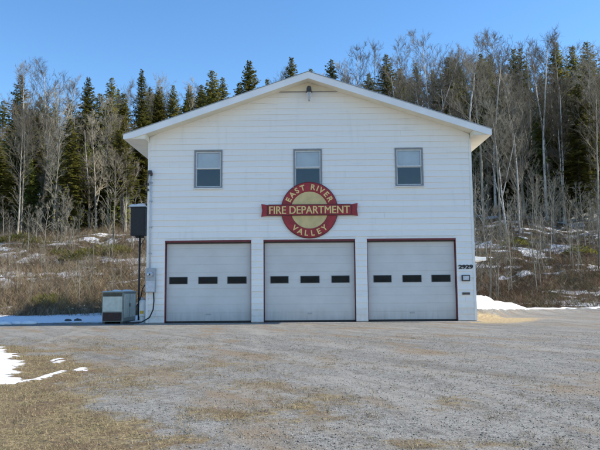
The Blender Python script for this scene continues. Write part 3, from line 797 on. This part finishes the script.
# ---------------- white container
cx = W(142.6, 306, .75).x
wc = empty('gas_cylinder', (cx, .75, .0), 'small white gas cylinder with a yellow mark between generator and wall corner', 'gas cylinder')
CL = wc.location.copy()
zc0 = H1(cx, .75)
MB().lathe([(.10, .26), (.14, .28), (.145, .34), (.145, .88), (.13, .95), (.07, .99), (.05, 1.0)], (cx, .75, zc0), n=28).build('tank', M['white'], wc, smooth=True, loc=CL)
MB().lathe([(.10, .0), (.12, .0), (.12, .27), (.10, .27)], (cx, .75, zc0), n=28).build('foot_ring', M['white'], wc, loc=CL)
mb = MB().lathe([(.075, .98), (.085, 1.0), (.085, 1.08), (.075, 1.09)], (cx, .75, zc0), n=20); mb.build('collar', M['galv'], wc, loc=CL)
mb = MB()
for k in range(8):
    t0 = R(235+k*8.5); t1 = R(235+(k+1)*8.5); r_ = .1475
    mb.quad((cx+r_*math.cos(t0), .75+r_*math.sin(t0), zc0+.40), (cx+r_*math.cos(t1), .75+r_*math.sin(t1), zc0+.40), (cx+r_*math.cos(t1), .75+r_*math.sin(t1), zc0+.53), (cx+r_*math.cos(t0), .75+r_*math.sin(t0), zc0+.53))
mb.build('mark', M['yellow'], wc, loc=CL)

# ---------------- side canopy on the right wall
cn = empty('side_canopy', (XR, 1.2, 2.4), 'small white door canopy with red post jutting out from the right side wall', 'canopy')
CN = cn.location.copy()
z0 = W(480, 260, 1.2).z
mb = MB(); mb.prism([(XR+.035, z0-.04), (7.62, z0-.04), (7.62, z0+.09), (XR+.035, z0+.16)], .8, 2.3); mb.build('canopy_roof', M['white'], cn, bevel=.01, loc=CN)
mb = MB(); mb.box(XR+.036, XR+.22, .92, .99, z0-.62, z0-.042); mb.build('bracket', M['red'], cn, loc=CN)
mb = MB(); mb.tube([(XR+.22, .955, z0-.55), (7.5, .955, z0-.05)], .02, 6); mb.build('brace', M['darkmetal'], cn, loc=CN)
mb = MB(); mb.box(XR+.036, XR+.07, 1.05, 2.05, .06, z0-.1); mb.build('side_door', M['red'], hall, bevel=.005, loc=BASE)

# ---------------- small dark blocks in the snow, snow lumps
def lump(seed, sx, sy, sz, n=12):
    mb = MB(); rd = random.Random(seed); m = 7
    for i in range(m+1):
        ph = math.pi*i/m
        for k in range(n):
            th = 2*math.pi*k/n; q = 1+.35*(float(fbm(np.array([math.cos(th)*1.3+seed]), np.array([math.sin(th)*1.3+ph*1.1]), seed)[0])-.5)*2
            mb.v.append((sx*q*math.sin(ph)*math.cos(th), sy*q*math.sin(ph)*math.sin(th), max(-.25*sz, sz*q*math.cos(ph))))
    for i in range(m):
        for k in range(n):
            k2 = (k+1) % n; mb.f.append((i*n+k, (i+1)*n+k, (i+1)*n+k2, i*n+k2))
    return mb
M['rock'] = simple('dark_wet_rock', (.05, .052, .055), .7, .35, 9, bmp=.5)
for (px, py, s, lab) in ((68, 322.6, (.17, .12, .075), 'flat dark stone in the shaded snow strip, the one farther from the hall'), (77.5, 322.4, (.18, .11, .08), 'flat dark stone in the shaded snow strip, the one nearer the generator')):
    g = W2G(px, py); mb = lump(int(px), *s); o = mb.build('stone', M['rock'], smooth=False); o.location = (g[0], g[1], H1(*g)+.03)
    tag(o, lab, 'stone', 'dark stones in the snow strip')
for i, (px, py, s, lab) in enumerate(((3, 325, .30, 'low white snow lump at the far left end of the snow strip'), (16.5, 324.5, .17, 'small peaked snow lump, middle of three at the left gravel edge'), (29, 324.3, .26, 'broad snow lump, rightmost of three at the left gravel edge'))):
    g = W2G(px, py); o = lump(30+i, s*1.3, s*.8, .13, 16).build('snow_lump', M['snow'], smooth=True); o.location = (g[0], g[1], H1(*g)+.02)
    tag(o, lab, 'snow lump', 'snow lumps along the gravel edge')
# ------------------------------------------------------------------ stuff made of many blades
def set_tone(me, tones, per):
    a = me.attributes.new('tone', 'FLOAT_COLOR', 'FACE')
    t = np.repeat(tones, per, 0); a.data.foreach_set('color', np.concatenate([t, np.ones((len(t), 1))], 1).astype(np.float32).ravel())
def blades(name, P, Hh, wid, lean, tones, twigs=0, label=None, cat=None, twl=.35):
    n = len(P); az = rng.uniform(0, 2*np.pi, n); d = np.stack([np.cos(az)*lean, np.sin(az)*lean, np.ones(n)], 1); d /= np.linalg.norm(d, axis=1)[:, None]
    wa = rng.uniform(0, np.pi, n); wv = np.stack([np.cos(wa), np.sin(wa), np.zeros(n)], 1)*wid[:, None]
    tip = P+d*Hh[:, None]
    V = [P-wv, P+wv, tip]
    for k in range(twigs):
        q = rng.uniform(.25, .95, n)[:, None]; b = P+d*Hh[:, None]*q
        a2 = rng.uniform(0, 2*np.pi, n); up = rng.uniform(.2, 1.2, n)
        dd = np.stack([np.cos(a2), np.sin(a2), up], 1)*(twl*Hh*rng.uniform(.5, 1, n))[:, None]
        V += [b-wv*.6, b+wv*.6, b+dd]
    V = np.stack(V, 1).reshape(-1, 3); F = np.arange(len(V)).reshape(-1, 3)
    me = np_mesh(name, V, F, M['brush']); set_tone(me, tones, 1+twigs)
    o = bpy.data.objects.new(name, me); COL.objects.link(o); tag(o, label, cat, kind='stuff'); return o
def tonemix(n, cols, jit=.25):
    cols = np.array(cols); c = cols[rng.integers(0, len(cols), n)]*rng.uniform(1-jit, 1+jit, n)[:, None]; return c
# brush on the slope
def brush(xr, n, cols, hr, dens, label, name, tmax, tw, lean=.35, clump=.5):
    nc = n//11
    cx = rng.uniform(xr[0], xr[1], nc*3); t = rng.uniform(0, 1, nc*3)**1.1*tmax
    _, k = hill_t(cx, t*0); foot = 8.3*(1-k)+13.5*k; cy = foot+t
    _, sn, _, _ = masks(cx, cy)
    keep = (rng.uniform(0, 1, len(cx)) < (1-sn*.5)*dens(cx, cy, t)) & ~((np.abs(cx) < 8) & (cy < YB+.5))
    cx, cy = cx[keep][:nc], cy[keep][:nc]; m = len(cx)
    x = np.repeat(cx, 11)+rng.normal(0, clump, m*11); y = np.repeat(cy, 11)+rng.normal(0, clump, m*11)
    hgt = np.repeat(rng.uniform(*hr, m), 11)*rng.uniform(.5, 1.1, m*11)
    P = np.stack([x, y, height(x, y)-.03], 1)
    tn = np.repeat(tonemix(m, cols, .2), 11, 0)*rng.uniform(.75, 1.25, m*11)[:, None]
    blades(name, P, hgt, rng.uniform(.006, .016, m*11), rng.uniform(.0, lean*2, m*11), tn, tw, label, 'brush', .55)
brush((-45, -4), 75000, [(.27, .20, .125), (.19, .145, .09), (.22, .145, .095), (.34, .27, .175), (.14, .105, .07), (.25, .20, .13), (.15, .13, .06)], (.4, 1.15), lambda x, y, t: np.where(t < 27, 1, .7), 'tan and brown leafless brush covering the slope left of the hall', 'brush', 34, 6, .75, .4)
brush((4, 48), 60000, [(.17, .12, .075), (.12, .085, .055), (.22, .13, .07), (.11, .12, .045), (.24, .20, .15), (.15, .09, .06)], (.35, 1.15), lambda x, y, t: np.where(t < 12, 1, .4), 'dark brown tangled brush covering the slope right of the hall', 'brush', 30, 6, 1.0, .45)
# fallen grass in patches of the slope
# dead lawn grass near the camera
def lawn(n, yr, xr, lab):
    x = rng.uniform(*xr, n*4); y = yr[0]+(yr[1]-yr[0])*rng.uniform(0, 1, n*4)**1.5
    g, sn, _, _ = masks(x, y); g = g+(fbm(x*6, y*6, 7)-.5)*1.8+(fbm(x*1.7, y*1.7, 8)-.5)*1.2
    k = (rng.uniform(0, 1, len(x)) < np.clip((g-.3)*2.2, 0, 1)) & (sn < .4)
    x, y = x[k][:n], y[k][:n]; m = len(x)
    P = np.stack([x, y, height(x, y)-.004], 1)
    dist = y+DIST
    blades('dead_grass', P, rng.uniform(.02, .06, m)*(.5+1.3*fbm(x*5, y*5, 9)), rng.uniform(.0010, .0022, m)*(1+dist*.06), rng.uniform(.2, 3.0, m), tonemix(m, [(.42, .335, .19), (.33, .255, .14), (.25, .185, .105), (.19, .145, .09), (.16, .15, .07), (.11, .085, .055)], .25), 0, lab, 'grass')
lawn(150000, (-22.3, -8), (-10, 3.5), 'straw coloured dead grass over the left foreground of the yard')
# loose stones in the gravel
def stones(n):
    x = rng.uniform(-9, 9, n*2); y = -22+15*rng.uniform(0, 1, n*2)**1.7
    k = np.abs(x) < (y+DIST)*.56+.5; x, y = x[k], y[k]
    g, sn, _, _ = masks(x, y); k = (sn < .3) & (rng.uniform(0, 1, len(x)) > g*1.1); x, y = x[k][:n], y[k][:n]; m = len(x)
    base = np.array([[1,0,0],[-1,0,0],[0,1,0],[0,-1,0],[0,0,1],[0,0,-.5]], float)
    r = (.003+.011*rng.uniform(0, 1, m)**3)[:, None, None]
    V = base[None]*r*rng.uniform(.6, 1.2, (m, 6, 1))*np.stack([rng.uniform(.8, 1.4, m), rng.uniform(.8, 1.3, m), rng.uniform(.5, .8, m)], 1)[:, None, :]
    a = rng.uniform(0, 6.28, m); c, s = np.cos(a)[:, None], np.sin(a)[:, None]
    V = np.stack([V[..., 0]*c-V[..., 1]*s, V[..., 0]*s+V[..., 1]*c, V[..., 2]], 2)
    V += np.stack([x, y, height(x, y)+.002], 1)[:, None, :]
    f = np.array([[0,2,4],[2,1,4],[1,3,4],[3,0,4],[2,0,5],[1,2,5],[3,1,5],[0,3,5]])
    F = (f[None]+(np.arange(m)*6)[:, None, None]).reshape(-1, 3)
    me = np_mesh('loose_stones', V.reshape(-1, 3), F, M['brush']); set_tone(me, tonemix(m, [(.17, .16, .145), (.24, .23, .205), (.33, .315, .285), (.13, .125, .11), (.26, .23, .20)], .2), 8)
    o = bpy.data.objects.new('loose_stones', me); COL.objects.link(o); tag(o, 'loose crushed grey stones scattered over the gravel yard', 'gravel', kind='stuff')
stones(60000)

# ------------------------------------------------------------------ trees
def rand_perp(d):
    v = Vector((U(-1, 1), U(-1, 1), U(-1, 1))); v = v-d*v.dot(d)
    return v.normalized() if v.length > 1e-3 else d.orthogonal().normalized()
def spruce_proto(H, Rr, seed, dens=1.0, bare=.08, ragged=.3, steep=0):
    random.seed(seed); t = MB(); c = MB()
    lean = Vector((U(-.02, .02), U(-.02, .02), 0)); pts = []; rad = []
    for i in range(9):
        q = i/8; pts.append(Vector((0, 0, H*q))+lean*H*q*q); rad.append(H*.011*(1-q)**.9+.012)
    t.tube(pts, rad, 7)
    z = H*bare; az = U(0, 6)
    while z < H*.992:
        q = z/H; prof = (1-q)**.68*(1-.25*math.exp(-((q-bare)/.12)**2))
        gapf = 1-.45*(random.random() < ragged*.5)
        nb = max(3, int(5*dens+2*(1-q)))
        for b in range(nb):
            az += 2.4+U(-.3, .3); L = Rr*prof*U(.62, 1.18)*gapf+.10
            if random.random() < ragged*.35: L *= .55
            el0 = R(-8+48*q**1.5+U(-10, 10)+steep); 
            o = Vector((0, 0, z+U(-.08, .08)))+lean*H*q*q
            hd = Vector((math.cos(az), math.sin(az), 0)); n = max(2, int(L/.20)); sp = L/n; p = o.copy(); el = el0
            pp = [p.copy()]
            for k in range(n):
                el += (-.10 if k < n*.6 else .14)*(1-q*.7); d = hd*math.cos(el)+Vector((0, 0, math.sin(el))); p = p+d*sp; pp.append(p.copy())
            if L > .5: c.tube([pp[0], pp[len(pp)//2], pp[-1]], [.018+.006*L, .012, .004], 3, cap=False)
            side = Vector((-hd.y, hd.x, 0))
            for k in range(1, n+1):
                f = k/n
                ns = 4 if k > 1 else 2
                for j in range(ns):
                    sgn = random.choice((-1, 1)); s_len = U(.22, .55)*(1.05-.35*f)*(1 if L > .6 else .6)
                    dd = (hd*U(.3, 1.0)+side*sgn*U(.1, 1.0)+Vector((0, 0, U(-.55, .25)))).normalized()
                    a = pp[k]-(pp[k]-pp[k-1])*U(0, 1); wv = dd.cross(Vector((U(-.6, .6), U(-.6, .6), 1))).normalized()*U(.05, .11)
                    m_ = a+dd*s_len*.5; e = a+dd*s_len
                    c.quad(a, m_-wv, e, m_+wv)
            # leader spray at the tip
        z += (.26 if q < .7 else .20)/dens*U(.8, 1.25)*max(.55, H/18)
    for k in range(6):
        zz = H*(1-.012*k); a = U(0, 6.28); dd = Vector((math.cos(a)*.5, math.sin(a)*.5, 1)).normalized()
        p0 = Vector((0, 0, zz-.25))+lean*H; wv = rand_perp(dd)*.04; c.quad(p0, p0+dd*.2-wv, p0+dd*.45, p0+dd*.2+wv)
    return t, c
def bare_proto(H, seed, spread=.17, nb=20, low=.3, twig=1.0, fork=False, thick=.0085, ts=.0095):
    random.seed(seed); t = MB(); c = MB()
    def grow(mb, p, d, L, r, nseg, wob, trop, r_end=.35, sides=6):
        pts = [p.copy()]; rad = [r]
        for i in range(nseg):
            d = (d+rand_perp(d)*U(0, wob)+Vector((0, 0, trop))).normalized(); p = p+d*(L/nseg)
            pts.append(p.copy()); rad.append(r*(1-(1-r_end)*(i+1)/nseg))
        mb.tube(pts, rad, sides, cap=False); return pts, rad
    def at(pts, q):
        f = q*(len(pts)-1); i = min(int(f), len(pts)-2); return pts[i].lerp(pts[i+1], f-i), (pts[i+1]-pts[i]).normalized()
    stems = []
    d0 = Vector((U(-.06, .06), U(-.06, .06), 1)).normalized()
    pts, rad = grow(t, Vector((0, 0, -.3)), d0, H*.97, H*thick+.02, 12, .06, .03, .14, 7); stems.append((pts, rad, low, nb))
    if fork:
        for _ in range(random.choice((1, 2))):
            p, d = at(pts, U(.18, .38)); dd = (d+rand_perp(d)*U(.25, .4)).normalized()
            q_, r_ = grow(t, p, dd, H*U(.5, .62), H*thick*.62, 8, .06, .05, .16, 6); stems.append((q_, r_, .2, int(nb*.6)))
    for (pts, rad, lo, nn) in stems:
        Ls = sum((pts[i+1]-pts[i]).length for i in range(len(pts)-1))
        for b in range(nn):
            q = lo+(1-lo)*((b+U(0, 1))/nn)**.85; q = min(q, .985)
            p, d = at(pts, q)
            hd = rand_perp(d); up = U(.55, 1.15)+.5*q
            dd = (hd+Vector((0, 0, up))).normalized()
            env = math.sin(math.pi*min(1, max(.06, (q-lo)/(1-lo)))**.8)*.75+.25*(1-q)
            L = Ls*spread*(.45+env)*U(.6, 1.15)
            if q < lo+.12: L *= .7
            r = max(.011, H*thick*(1-q)*.42+.008)
            bp, _ = grow(c, p, dd, L, r, 5, .16, .05, .3, 4)
            for s in range(int(7*twig)):
                q2 = U(.2, 1); p2, d2 = at(bp, q2); d3 = (d2*U(.5, 1)+rand_perp(d2)*U(.4, .8)+Vector((0, 0, .18))).normalized()
                L2 = L*U(.25, .5)*(1.1-.4*q2); tp, _ = grow(c, p2, d3, L2, max(.008, r*.5), 3, .2, .06, .5, 3)
                for u in range(int(6*twig)):
                    p4, d4 = at(tp, U(.15, 1)); d5 = (d4+rand_perp(d4)*U(.3, .8)).normalized(); L4 = U(.25, .7)*min(1, H/14)
                    grow(c, p4, d5, L4, ts, 1, 0, .1, .5, 3)
                    p6 = p4+d5*L4*U(.2, .7); d7 = (d5+rand_perp(d5)*U(.4, .9)).normalized(); grow(c, p6, d7, L4*.6, ts*.8, 1, 0, .1, .5, 3)
    return t, c
PROTO = {}
def register(kind, tc, H, tm, cm):
    PROTO.setdefault(kind, []).append((tc[0].mesh(kind+'_trunk', tm, True), tc[1].mesh(kind+'_crown', cm), H))
for s in range(5): register('spruce', spruce_proto(18, [3.1, 3.5, 2.8, 3.8, 3.2][s], 100+s, 1.05+.12*(s % 3), [.12, .2, .3, .1, .36][s], [.3, .5, .6, .25, .5][s], [0, 5, -4, 2, 8][s]), 18, M['sprucebark'], M['needles'])
for s in range(3): register('fir', spruce_proto(9, [1.9, 2.2, 1.7][s], 140+s, 1.0, .03, .3, 6), 9, M['sprucebark'], M['needles_light'])
for s in range(4): register('birch', bare_proto(18, 200+s, [.17, .2, .15, .19][s], [22, 26, 20, 24][s], [.3, .38, .25, .34][s], 1.0, s % 2 == 1), 18, M['birchbark'], M['twigs'])
for s in range(5): register('aspen', bare_proto(18, 230+s, [.16, .2, .14, .18, .22][s], [22, 26, 18, 24, 28][s], [.3, .4, .22, .45, .35][s], 1.0, s % 2 == 0), 18, M['greybark'], M['limb'] if s in (0, 2, 3) else M['twigs'])
for s in range(4): register('sapling', bare_proto(6, 260+s, [.22, .26, .2, .24][s], [13, 15, 12, 16][s], .15, .6, s % 2 == 0, .006, .007), 6, M['greybark'], M['limb'])
NAMES = {'spruce': ('spruce_tree', 'conifer tree'), 'fir': ('young_fir', 'conifer tree'), 'birch': ('birch_tree', 'bare tree'), 'aspen': ('bare_tree', 'bare tree'), 'sapling': ('sapling', 'sapling')}
def plant(kind, x, y, h, wide, label, group=None, idx=None, tilt=None):
    P = PROTO[kind]; tr, cr, H = P[idx if idx is not None else random.randrange(len(P))]
    nm, cat = NAMES[kind]
    r = bpy.data.objects.new(nm, None); COL.objects.link(r); r.empty_display_size = .5
    r.location = (x, y, H1(x, y)-.05); s = h/H; r.scale = (s*wide, s*wide, s)
    r.rotation_euler = (tilt[0] if tilt else U(-.02, .02), tilt[1] if tilt else U(-.02, .02), U(0, 6.28) if not tilt else tilt[2])
    tag(r, label, cat, group)
    for nme, me in (('trunk', tr), ('crown', cr)):
        o = bpy.data.objects.new(nme, me); COL.objects.link(o); o.parent = r
    return r
def top_h(px, py, Y):
    """x on the ground and height of a tree whose top shows at (px,py) when it stands at depth Y"""
    p = W(px, py, Y); return p.x, p.z-H1(p.x, Y)
random.seed(5)
# skyline trees one by one: kind, px, top py, depth Y, width, proto, label
SKY = [
 ('spruce', 4, 100, 62, 1.1, 0, 'dark conifer at the far left edge of the treeline'),
 ('spruce', 21, 76, 56, 1.15, 3, 'tall dark conifer behind the leftmost white birch'),
 ('birch', 36, 60, 46, .95, 0, 'tall white trunked birch, leftmost of the birches above the left treeline'),
 ('birch', 54, 66, 47, 1.0, 1, 'forked pale birch right of the leftmost birch with a broad twiggy top'),
 ('aspen', 66, 76, 55, .9, 2, 'slender grey bare tree left of the pair of dark spruces'),
 ('spruce', 88, 78, 50, 1.0, 1, 'dark narrow spruce, left one of the close pair left of the hall roof'),
 ('spruce', 111, 77, 51, 1.0, 0, 'dark narrow spruce, right one of the close pair left of the hall roof'),
 ('spruce', 97, 92, 58, 1.3, 3, 'broad dark conifer filling the gap behind the close pair of spruces'),
 ('aspen', 126, 84, 66, .8, 1, 'thin bare tree between the dark spruce pair and the roof corner'),
 ('spruce', 142, 70, 60, .95, 2, 'pointed spruce rising just above the left roof corner'),
 ('spruce', 156, 90, 64, 1.2, 3, 'bushy olive conifer low over the left roof slope'),
 ('aspen', 166, 78, 66, .8, 3, 'reddish bare tree top over the left roof slope, the left one of two'),
 ('spruce', 173, 86, 66, 1.0, 4, 'small ragged conifer between the two reddish bare tops'),
 ('aspen', 193, 74, 68, .8, 0, 'reddish bare tree top over the left roof slope, the right one of two'),
 ('spruce', 190, 86, 70, .9, 1, 'low dark conifer under the right reddish bare top'),
 ('spruce', 213, 71, 62, 1.35, 3, 'round topped broad conifer halfway up the left roof slope'),
 ('spruce', 224, 78, 64, 1.2, 0, 'second broad conifer leaning against the round topped one over the left roof slope'),
 ('spruce', 203, 84, 67, 1.1, 1, 'short conifer left of the round topped broad one'),
 ('spruce', 237, 82, 66, 1.2, 2, 'low ragged conifer left of the lone spreading spruce over the left roof slope'),
 ('spruce', 267, 78, 68, 1.2, 0, 'low conifer top right of the lone spreading spruce over the left roof slope'),
 ('aspen', 276, 70, 66, .8, 1, 'faint bare crown between the lone spruce and the one by the roof peak'),
 ('spruce', 313, 68, 70, 1.1, 3, 'small conifer tip directly behind the roof peak'),
 ('spruce', 251, 61, 60, 1.35, 1, 'spruce with spreading branches alone above the left roof slope'),
 ('spruce', 292, 57, 62, 1.2, 4, 'pointed spruce top just left of the roof peak'),
 ('spruce', 329, 59, 62, 1.3, 0, 'dense spruce top just right of the roof peak'),
 ('birch', 352, 46, 60, .95, 3, 'whitish bare tree with a rounded crown right of the roof peak'),
 ('aspen', 366, 50, 61, .9, 1, 'bare tree with upright branches beside the rounded whitish crown'),
 ('aspen', 343, 66, 63, .8, 3, 'small bare crown low between the peak and the rounded whitish crown'),
 ('spruce', 386, 55, 60, 1.15, 3, 'tall dark spruce standing out above the right roof slope'),
 ('spruce', 402, 68, 62, 1.1, 2, 'shorter dark spruce right of the tall one over the right roof slope'),
 ('aspen', 413, 50, 58, 1.0, 4, 'bare tree right of the dark spruces over the right roof slope'),
 ('birch', 430, 40, 54, 1.05, 1, 'tall bare birch with a broad hazy crown over the right roof slope'),
 ('aspen', 444, 44, 52, .95, 0, 'grey bare tree between the two hazy birch crowns on the right'),
 ('birch', 462, 37, 48, 1.05, 0, 'white trunked birch above the right roof corner with a hazy crown'),
 ('spruce', 449, 57, 58, 1.2, 3, 'dark spruce behind the bare trees near the right roof corner'),
 ('spruce', 480, 52, 60, 1.2, 1, 'dark spruce top among bare crowns right of the roof corner'),
 ('birch', 497, 30, 52, 1.0, 3, 'tallest bare birch in the woods right of the roof corner'),
 ('aspen', 512, 35, 50, 1.0, 4, 'tall grey bare tree just right of the tallest birch'),
 ('aspen', 527, 38, 46, .95, 2, 'slim bare tree between the tallest birch and the paired white trunks'),
 ('spruce', 515, 48, 58, 1.2, 0, 'dark spruce half hidden behind the tallest birch'),
 ('birch', 538, 33, 40, .9, 2, 'white trunked birch with a straight stem, left of a close pair'),
 ('birch', 545, 42, 41, .9, 0, 'white trunked birch with a slimmer stem, right of a close pair'),
 ('spruce', 557, 40, 52, 1.2, 1, 'dark spruce behind the right hand woods near the photo edge'),
 ('aspen', 563, 34, 44, 1.0, 1, 'bare tree with thin upright limbs near the right photo edge'),
 ('spruce', 574, 46, 54, 1.2, 4, 'ragged spruce just left of the corner spruce on the right'),
 ('spruce', 592, 42, 50, 1.25, 3, 'dark spruce at the top right corner of the woods'),
 ('aspen', 583, 52, 40, 1.0, 3, 'grey bare tree in front of the top right spruce'),
 ('aspen', 600, 50, 38, 1.0, 4, 'grey bare tree cut by the right edge of the photo'),
]
for (kd, px, py, Y, wd, idx, lab) in SKY:
    x, h = top_h(px, py, Y); plant(kd, x, Y, h*1.0, wd*18/max(h, 12)*.95 if kd == 'spruce' else wd, lab, None, idx)
# filler woods under the skyline
sil_x = [-60, 0, 20, 60, 85, 115, 142, 200, 250, 300, 350, 390, 430, 470, 500, 560, 600, 660]
sil_y = [100, 100, 82, 85, 85, 84, 86, 84, 92, 82, 74, 70, 58, 52, 48, 50, 52, 50]
def roofline(px): return 72+.335*abs(px-308)
GR = {'spruce': ('dark green spruce among the crowded woods behind the hall', 'dark spruces filling the woods'),
      'birch': ('white trunked birch among the crowded woods behind the hall', 'white birches scattered in the woods'),
      'aspen': ('grey leafless tree among the crowded woods behind the hall', 'grey bare trees filling the woods')}
cnt = {'spruce': 0, 'birch': 0, 'aspen': 0}
def filler(kind, n, px_rng, Yr, drop, side=None, wide=(1.0, 1.3)):
    k = 0; tries = 0
    while k < n and tries < n*40:
        tries += 1
        px = U(*px_rng); Y = U(*Yr); top = np.interp(px, sil_x, sil_y)+U(*drop)
        if 140 < px < 475 and top > roofline(px)-4: continue
        x, h = top_h(px, top, Y)
        if h < 4 or h > 26: continue
        t_, _ = hill_t(np.array([x]), np.array([Y]))
        if t_[0] < 6: continue
        plant(kind, x, Y, h, U(*wide)*(1 if kind != 'spruce' else min(1.7, 16/h)), *GR[kind]); k += 1; cnt[kind] += 1
filler('spruce', 24, (-40, 140), (54, 92), (4, 45)); filler('spruce', 16, (-40, 140), (38, 52), (25, 95))
filler('spruce', 26, (140, 475), (60, 95), (0, 22)); filler('spruce', 40, (475, 650), (52, 95), (0, 50)); filler('spruce', 20, (475, 650), (40, 55), (30, 110))
filler('aspen', 30, (-40, 140), (32, 62), (8, 80), wide=(.8, 1.1)); filler('aspen', 22, (300, 475), (52, 80), (-6, 12), wide=(.8, 1.1))
filler('aspen', 36, (475, 650), (30, 70), (0, 70), wide=(.75, 1.05)); filler('aspen', 14, (140, 300), (62, 85), (2, 16), wide=(.8, 1.1))
filler('birch', 11, (-40, 140), (34, 60), (15, 70), wide=(.8, 1.0)); filler('birch', 22, (475, 650), (30, 62), (0, 70), wide=(.75, 1.0)); filler('birch', 5, (400, 475), (50, 62), (0, 12), wide=(.8, 1.0))
# young firs with lighter green
for (px, py, Y, h, lab) in ((62, 205, 42, 9.45, 'light green young fir under the left birches'), (48, 196, 45, 8.1, 'light green young fir left of the one under the birches'), (8, 190, 46, 10.8, 'light green young fir at the far left edge of the woods'),
        (98, 200, 48, 9.45, 'yellowish young fir below the close pair of spruces'), (546, 212, 42, 12.15, 'light green young fir in the middle of the right woods'), (561, 214, 44, 10.8, 'light green young fir right of the middle one in the right woods'),
        (505, 214, 46, 10.8, 'light green young fir in the right woods near the hall'), (585, 210, 48, 12.15, 'light green young fir near the right photo edge'), (530, 208, 50, 12.15, 'light green young fir behind the white trunked pair'),
        (30, 190, 43, 8, 'yellow green young fir between the leftmost birches'), (72, 190, 41, 7, 'short young fir low between the left birches and the spruce pair'), (118, 192, 44, 8, 'young fir close to the left wall of the hall'),
        (-8, 190, 42, 9, 'young fir cut by the left edge of the photo'), (84, 180, 46, 10, 'taller young fir right below the left spruce of the pair'), (520, 200, 44, 8, 'low young fir left of the white trunked pair'), (598, 200, 44, 9, 'young fir cut by the right edge of the photo')):
    x = W(px, py, Y).x; plant('fir', x, Y, h, 1.0, lab)
# saplings
def saplings(n, xr, tr, hr, lab, grp):
    k = 0
    while k < n:
        x = U(*xr); t = U(*tr); kk = float(sstep(-6, 11, x)); Y = 8.3*(1-kk)+13.5*kk+t
        if abs(x) < 8.5 and Y < YB+2: continue
        px = 308+x/(Y+DIST)*FPX
        if 155 < px < 465 or px < -30 or px > 640: continue
        plant('sapling', x, Y, U(*hr), U(.7, 1.2), lab, grp); k += 1
saplings(45, (-42, -5), (20, 34), (2.5, 6), 'thin leafless sapling on the slope left of the hall', 'leafless saplings on the left slope')
saplings(46, (-30, -7), (2, 20), (1.2, 2.8), 'low leafless shrub in the brown brush left of the hall', 'low leafless shrubs on the left slope')
saplings(110, (7, 45), (3.0, 30), (2, 7), 'thin leafless sapling on the slope right of the hall', 'leafless saplings on the right slope')
# low evergreen shrubs
for i, (px, Y, s, lab) in enumerate(((12, 33, 1.0, 'low green juniper at the far left of the slope'), (24, 34, 1.2, 'low green juniper right of the far left one'), (37, 32, .9, 'small green juniper below the snow band on the left slope'),
        (78, 26, 1.1, 'low green juniper in the middle of the left slope'), (88, 27, .9, 'low green juniper right of the middle one on the left slope'), (52, 12, .9, 'green shrub at the foot of the left slope'), (60, 29, .8, 'green shrub beside the snow patch on the left slope'),
        (104, 30, 1.0, 'green juniper above the generator cabinet'), (118, 28, .9, 'green juniper above and right of the generator cabinet'), (515, 30, 1.0, 'dark green shrub on the right slope under the birches'), (580, 28, 1.0, 'dark green shrub on the right slope near the photo edge'))):
    x = W(px, 250, Y).x
    r = bpy.data.objects.new('juniper', None); COL.objects.link(r); r.location = (x, Y, H1(x, Y)-.1); tag(r, lab, 'shrub')
    random.seed(400+i); mb = MB(); st = MB()
    for k in range(420):
        a = U(0, 6.28); rr = 1.3*s*math.sqrt(random.random()); e = Vector((math.cos(a)*rr, math.sin(a)*rr, s*.75*(1-(rr/(1.4*s))**2)*U(.3, 1.1)))
        d = Vector((math.cos(a)*.6+U(-.5, .5), math.sin(a)*.6+U(-.5, .5), U(.3, 1))).normalized(); wv = rand_perp(d)*U(.03, .07); Ln = U(.2, .45)
        mb.quad(e, e+d*Ln*.5-wv, e+d*Ln, e+d*Ln*.5+wv)
        if k % 30 == 0: st.tube([(0, 0, 0), e*.5, e], [.025, .015, .008], 4)
    o = bpy.data.objects.new('foliage', mb.mesh('foliage', M['needles'])); COL.objects.link(o); o.parent = r
    o = bpy.data.objects.new('stem', st.mesh('stem', M['sprucebark'])); COL.objects.link(o); o.parent = r
print('filler counts', cnt)

# ------------------------------------------------------------------ sky, sun
SUN_EL, SUN_AZ = R(41), R(89.3)          # azimuth measured clockwise from +Y; the hall front lies just in its own shade
wd = bpy.data.worlds.new('World'); S.world = wd; wd.use_nodes = True; nt = wd.node_tree
bg = nt.nodes['Background']; sky = nt.nodes.new('ShaderNodeTexSky'); sky.sky_type = 'NISHITA'; sky.sun_disc = False
sky.sun_elevation = SUN_EL; sky.sun_rotation = SUN_AZ
sky.altitude = 50; sky.air_density = 1.0; sky.dust_density = .1; sky.ozone_density = 2.6
hs = nt.nodes.new('ShaderNodeHueSaturation'); hs.inputs['Saturation'].default_value = 1.2; nt.links.new(sky.outputs[0], hs.inputs['Color']); nt.links.new(hs.outputs[0], bg.inputs[0]); bg.inputs[1].default_value = .13
sd = bpy.data.lights.new('sun', 'SUN'); sd.energy = 3.7; sd.angle = R(.53); sd.color = (1.0, .92, .79)
so = bpy.data.objects.new('sun', sd); COL.objects.link(so)
dirv = Vector((math.sin(SUN_AZ)*math.cos(SUN_EL), math.cos(SUN_AZ)*math.cos(SUN_EL), math.sin(SUN_EL)))
so.rotation_euler = dirv.to_track_quat('Z', 'Y').to_euler(); so.location = (60, 0, 60)
S.render.engine = 'CYCLES'
vs_ = S.view_settings; vs_.view_transform = 'Standard'; vs_.look = 'None'; vs_.exposure = .84; vs_.gamma = 1; vs_.use_curve_mapping = False
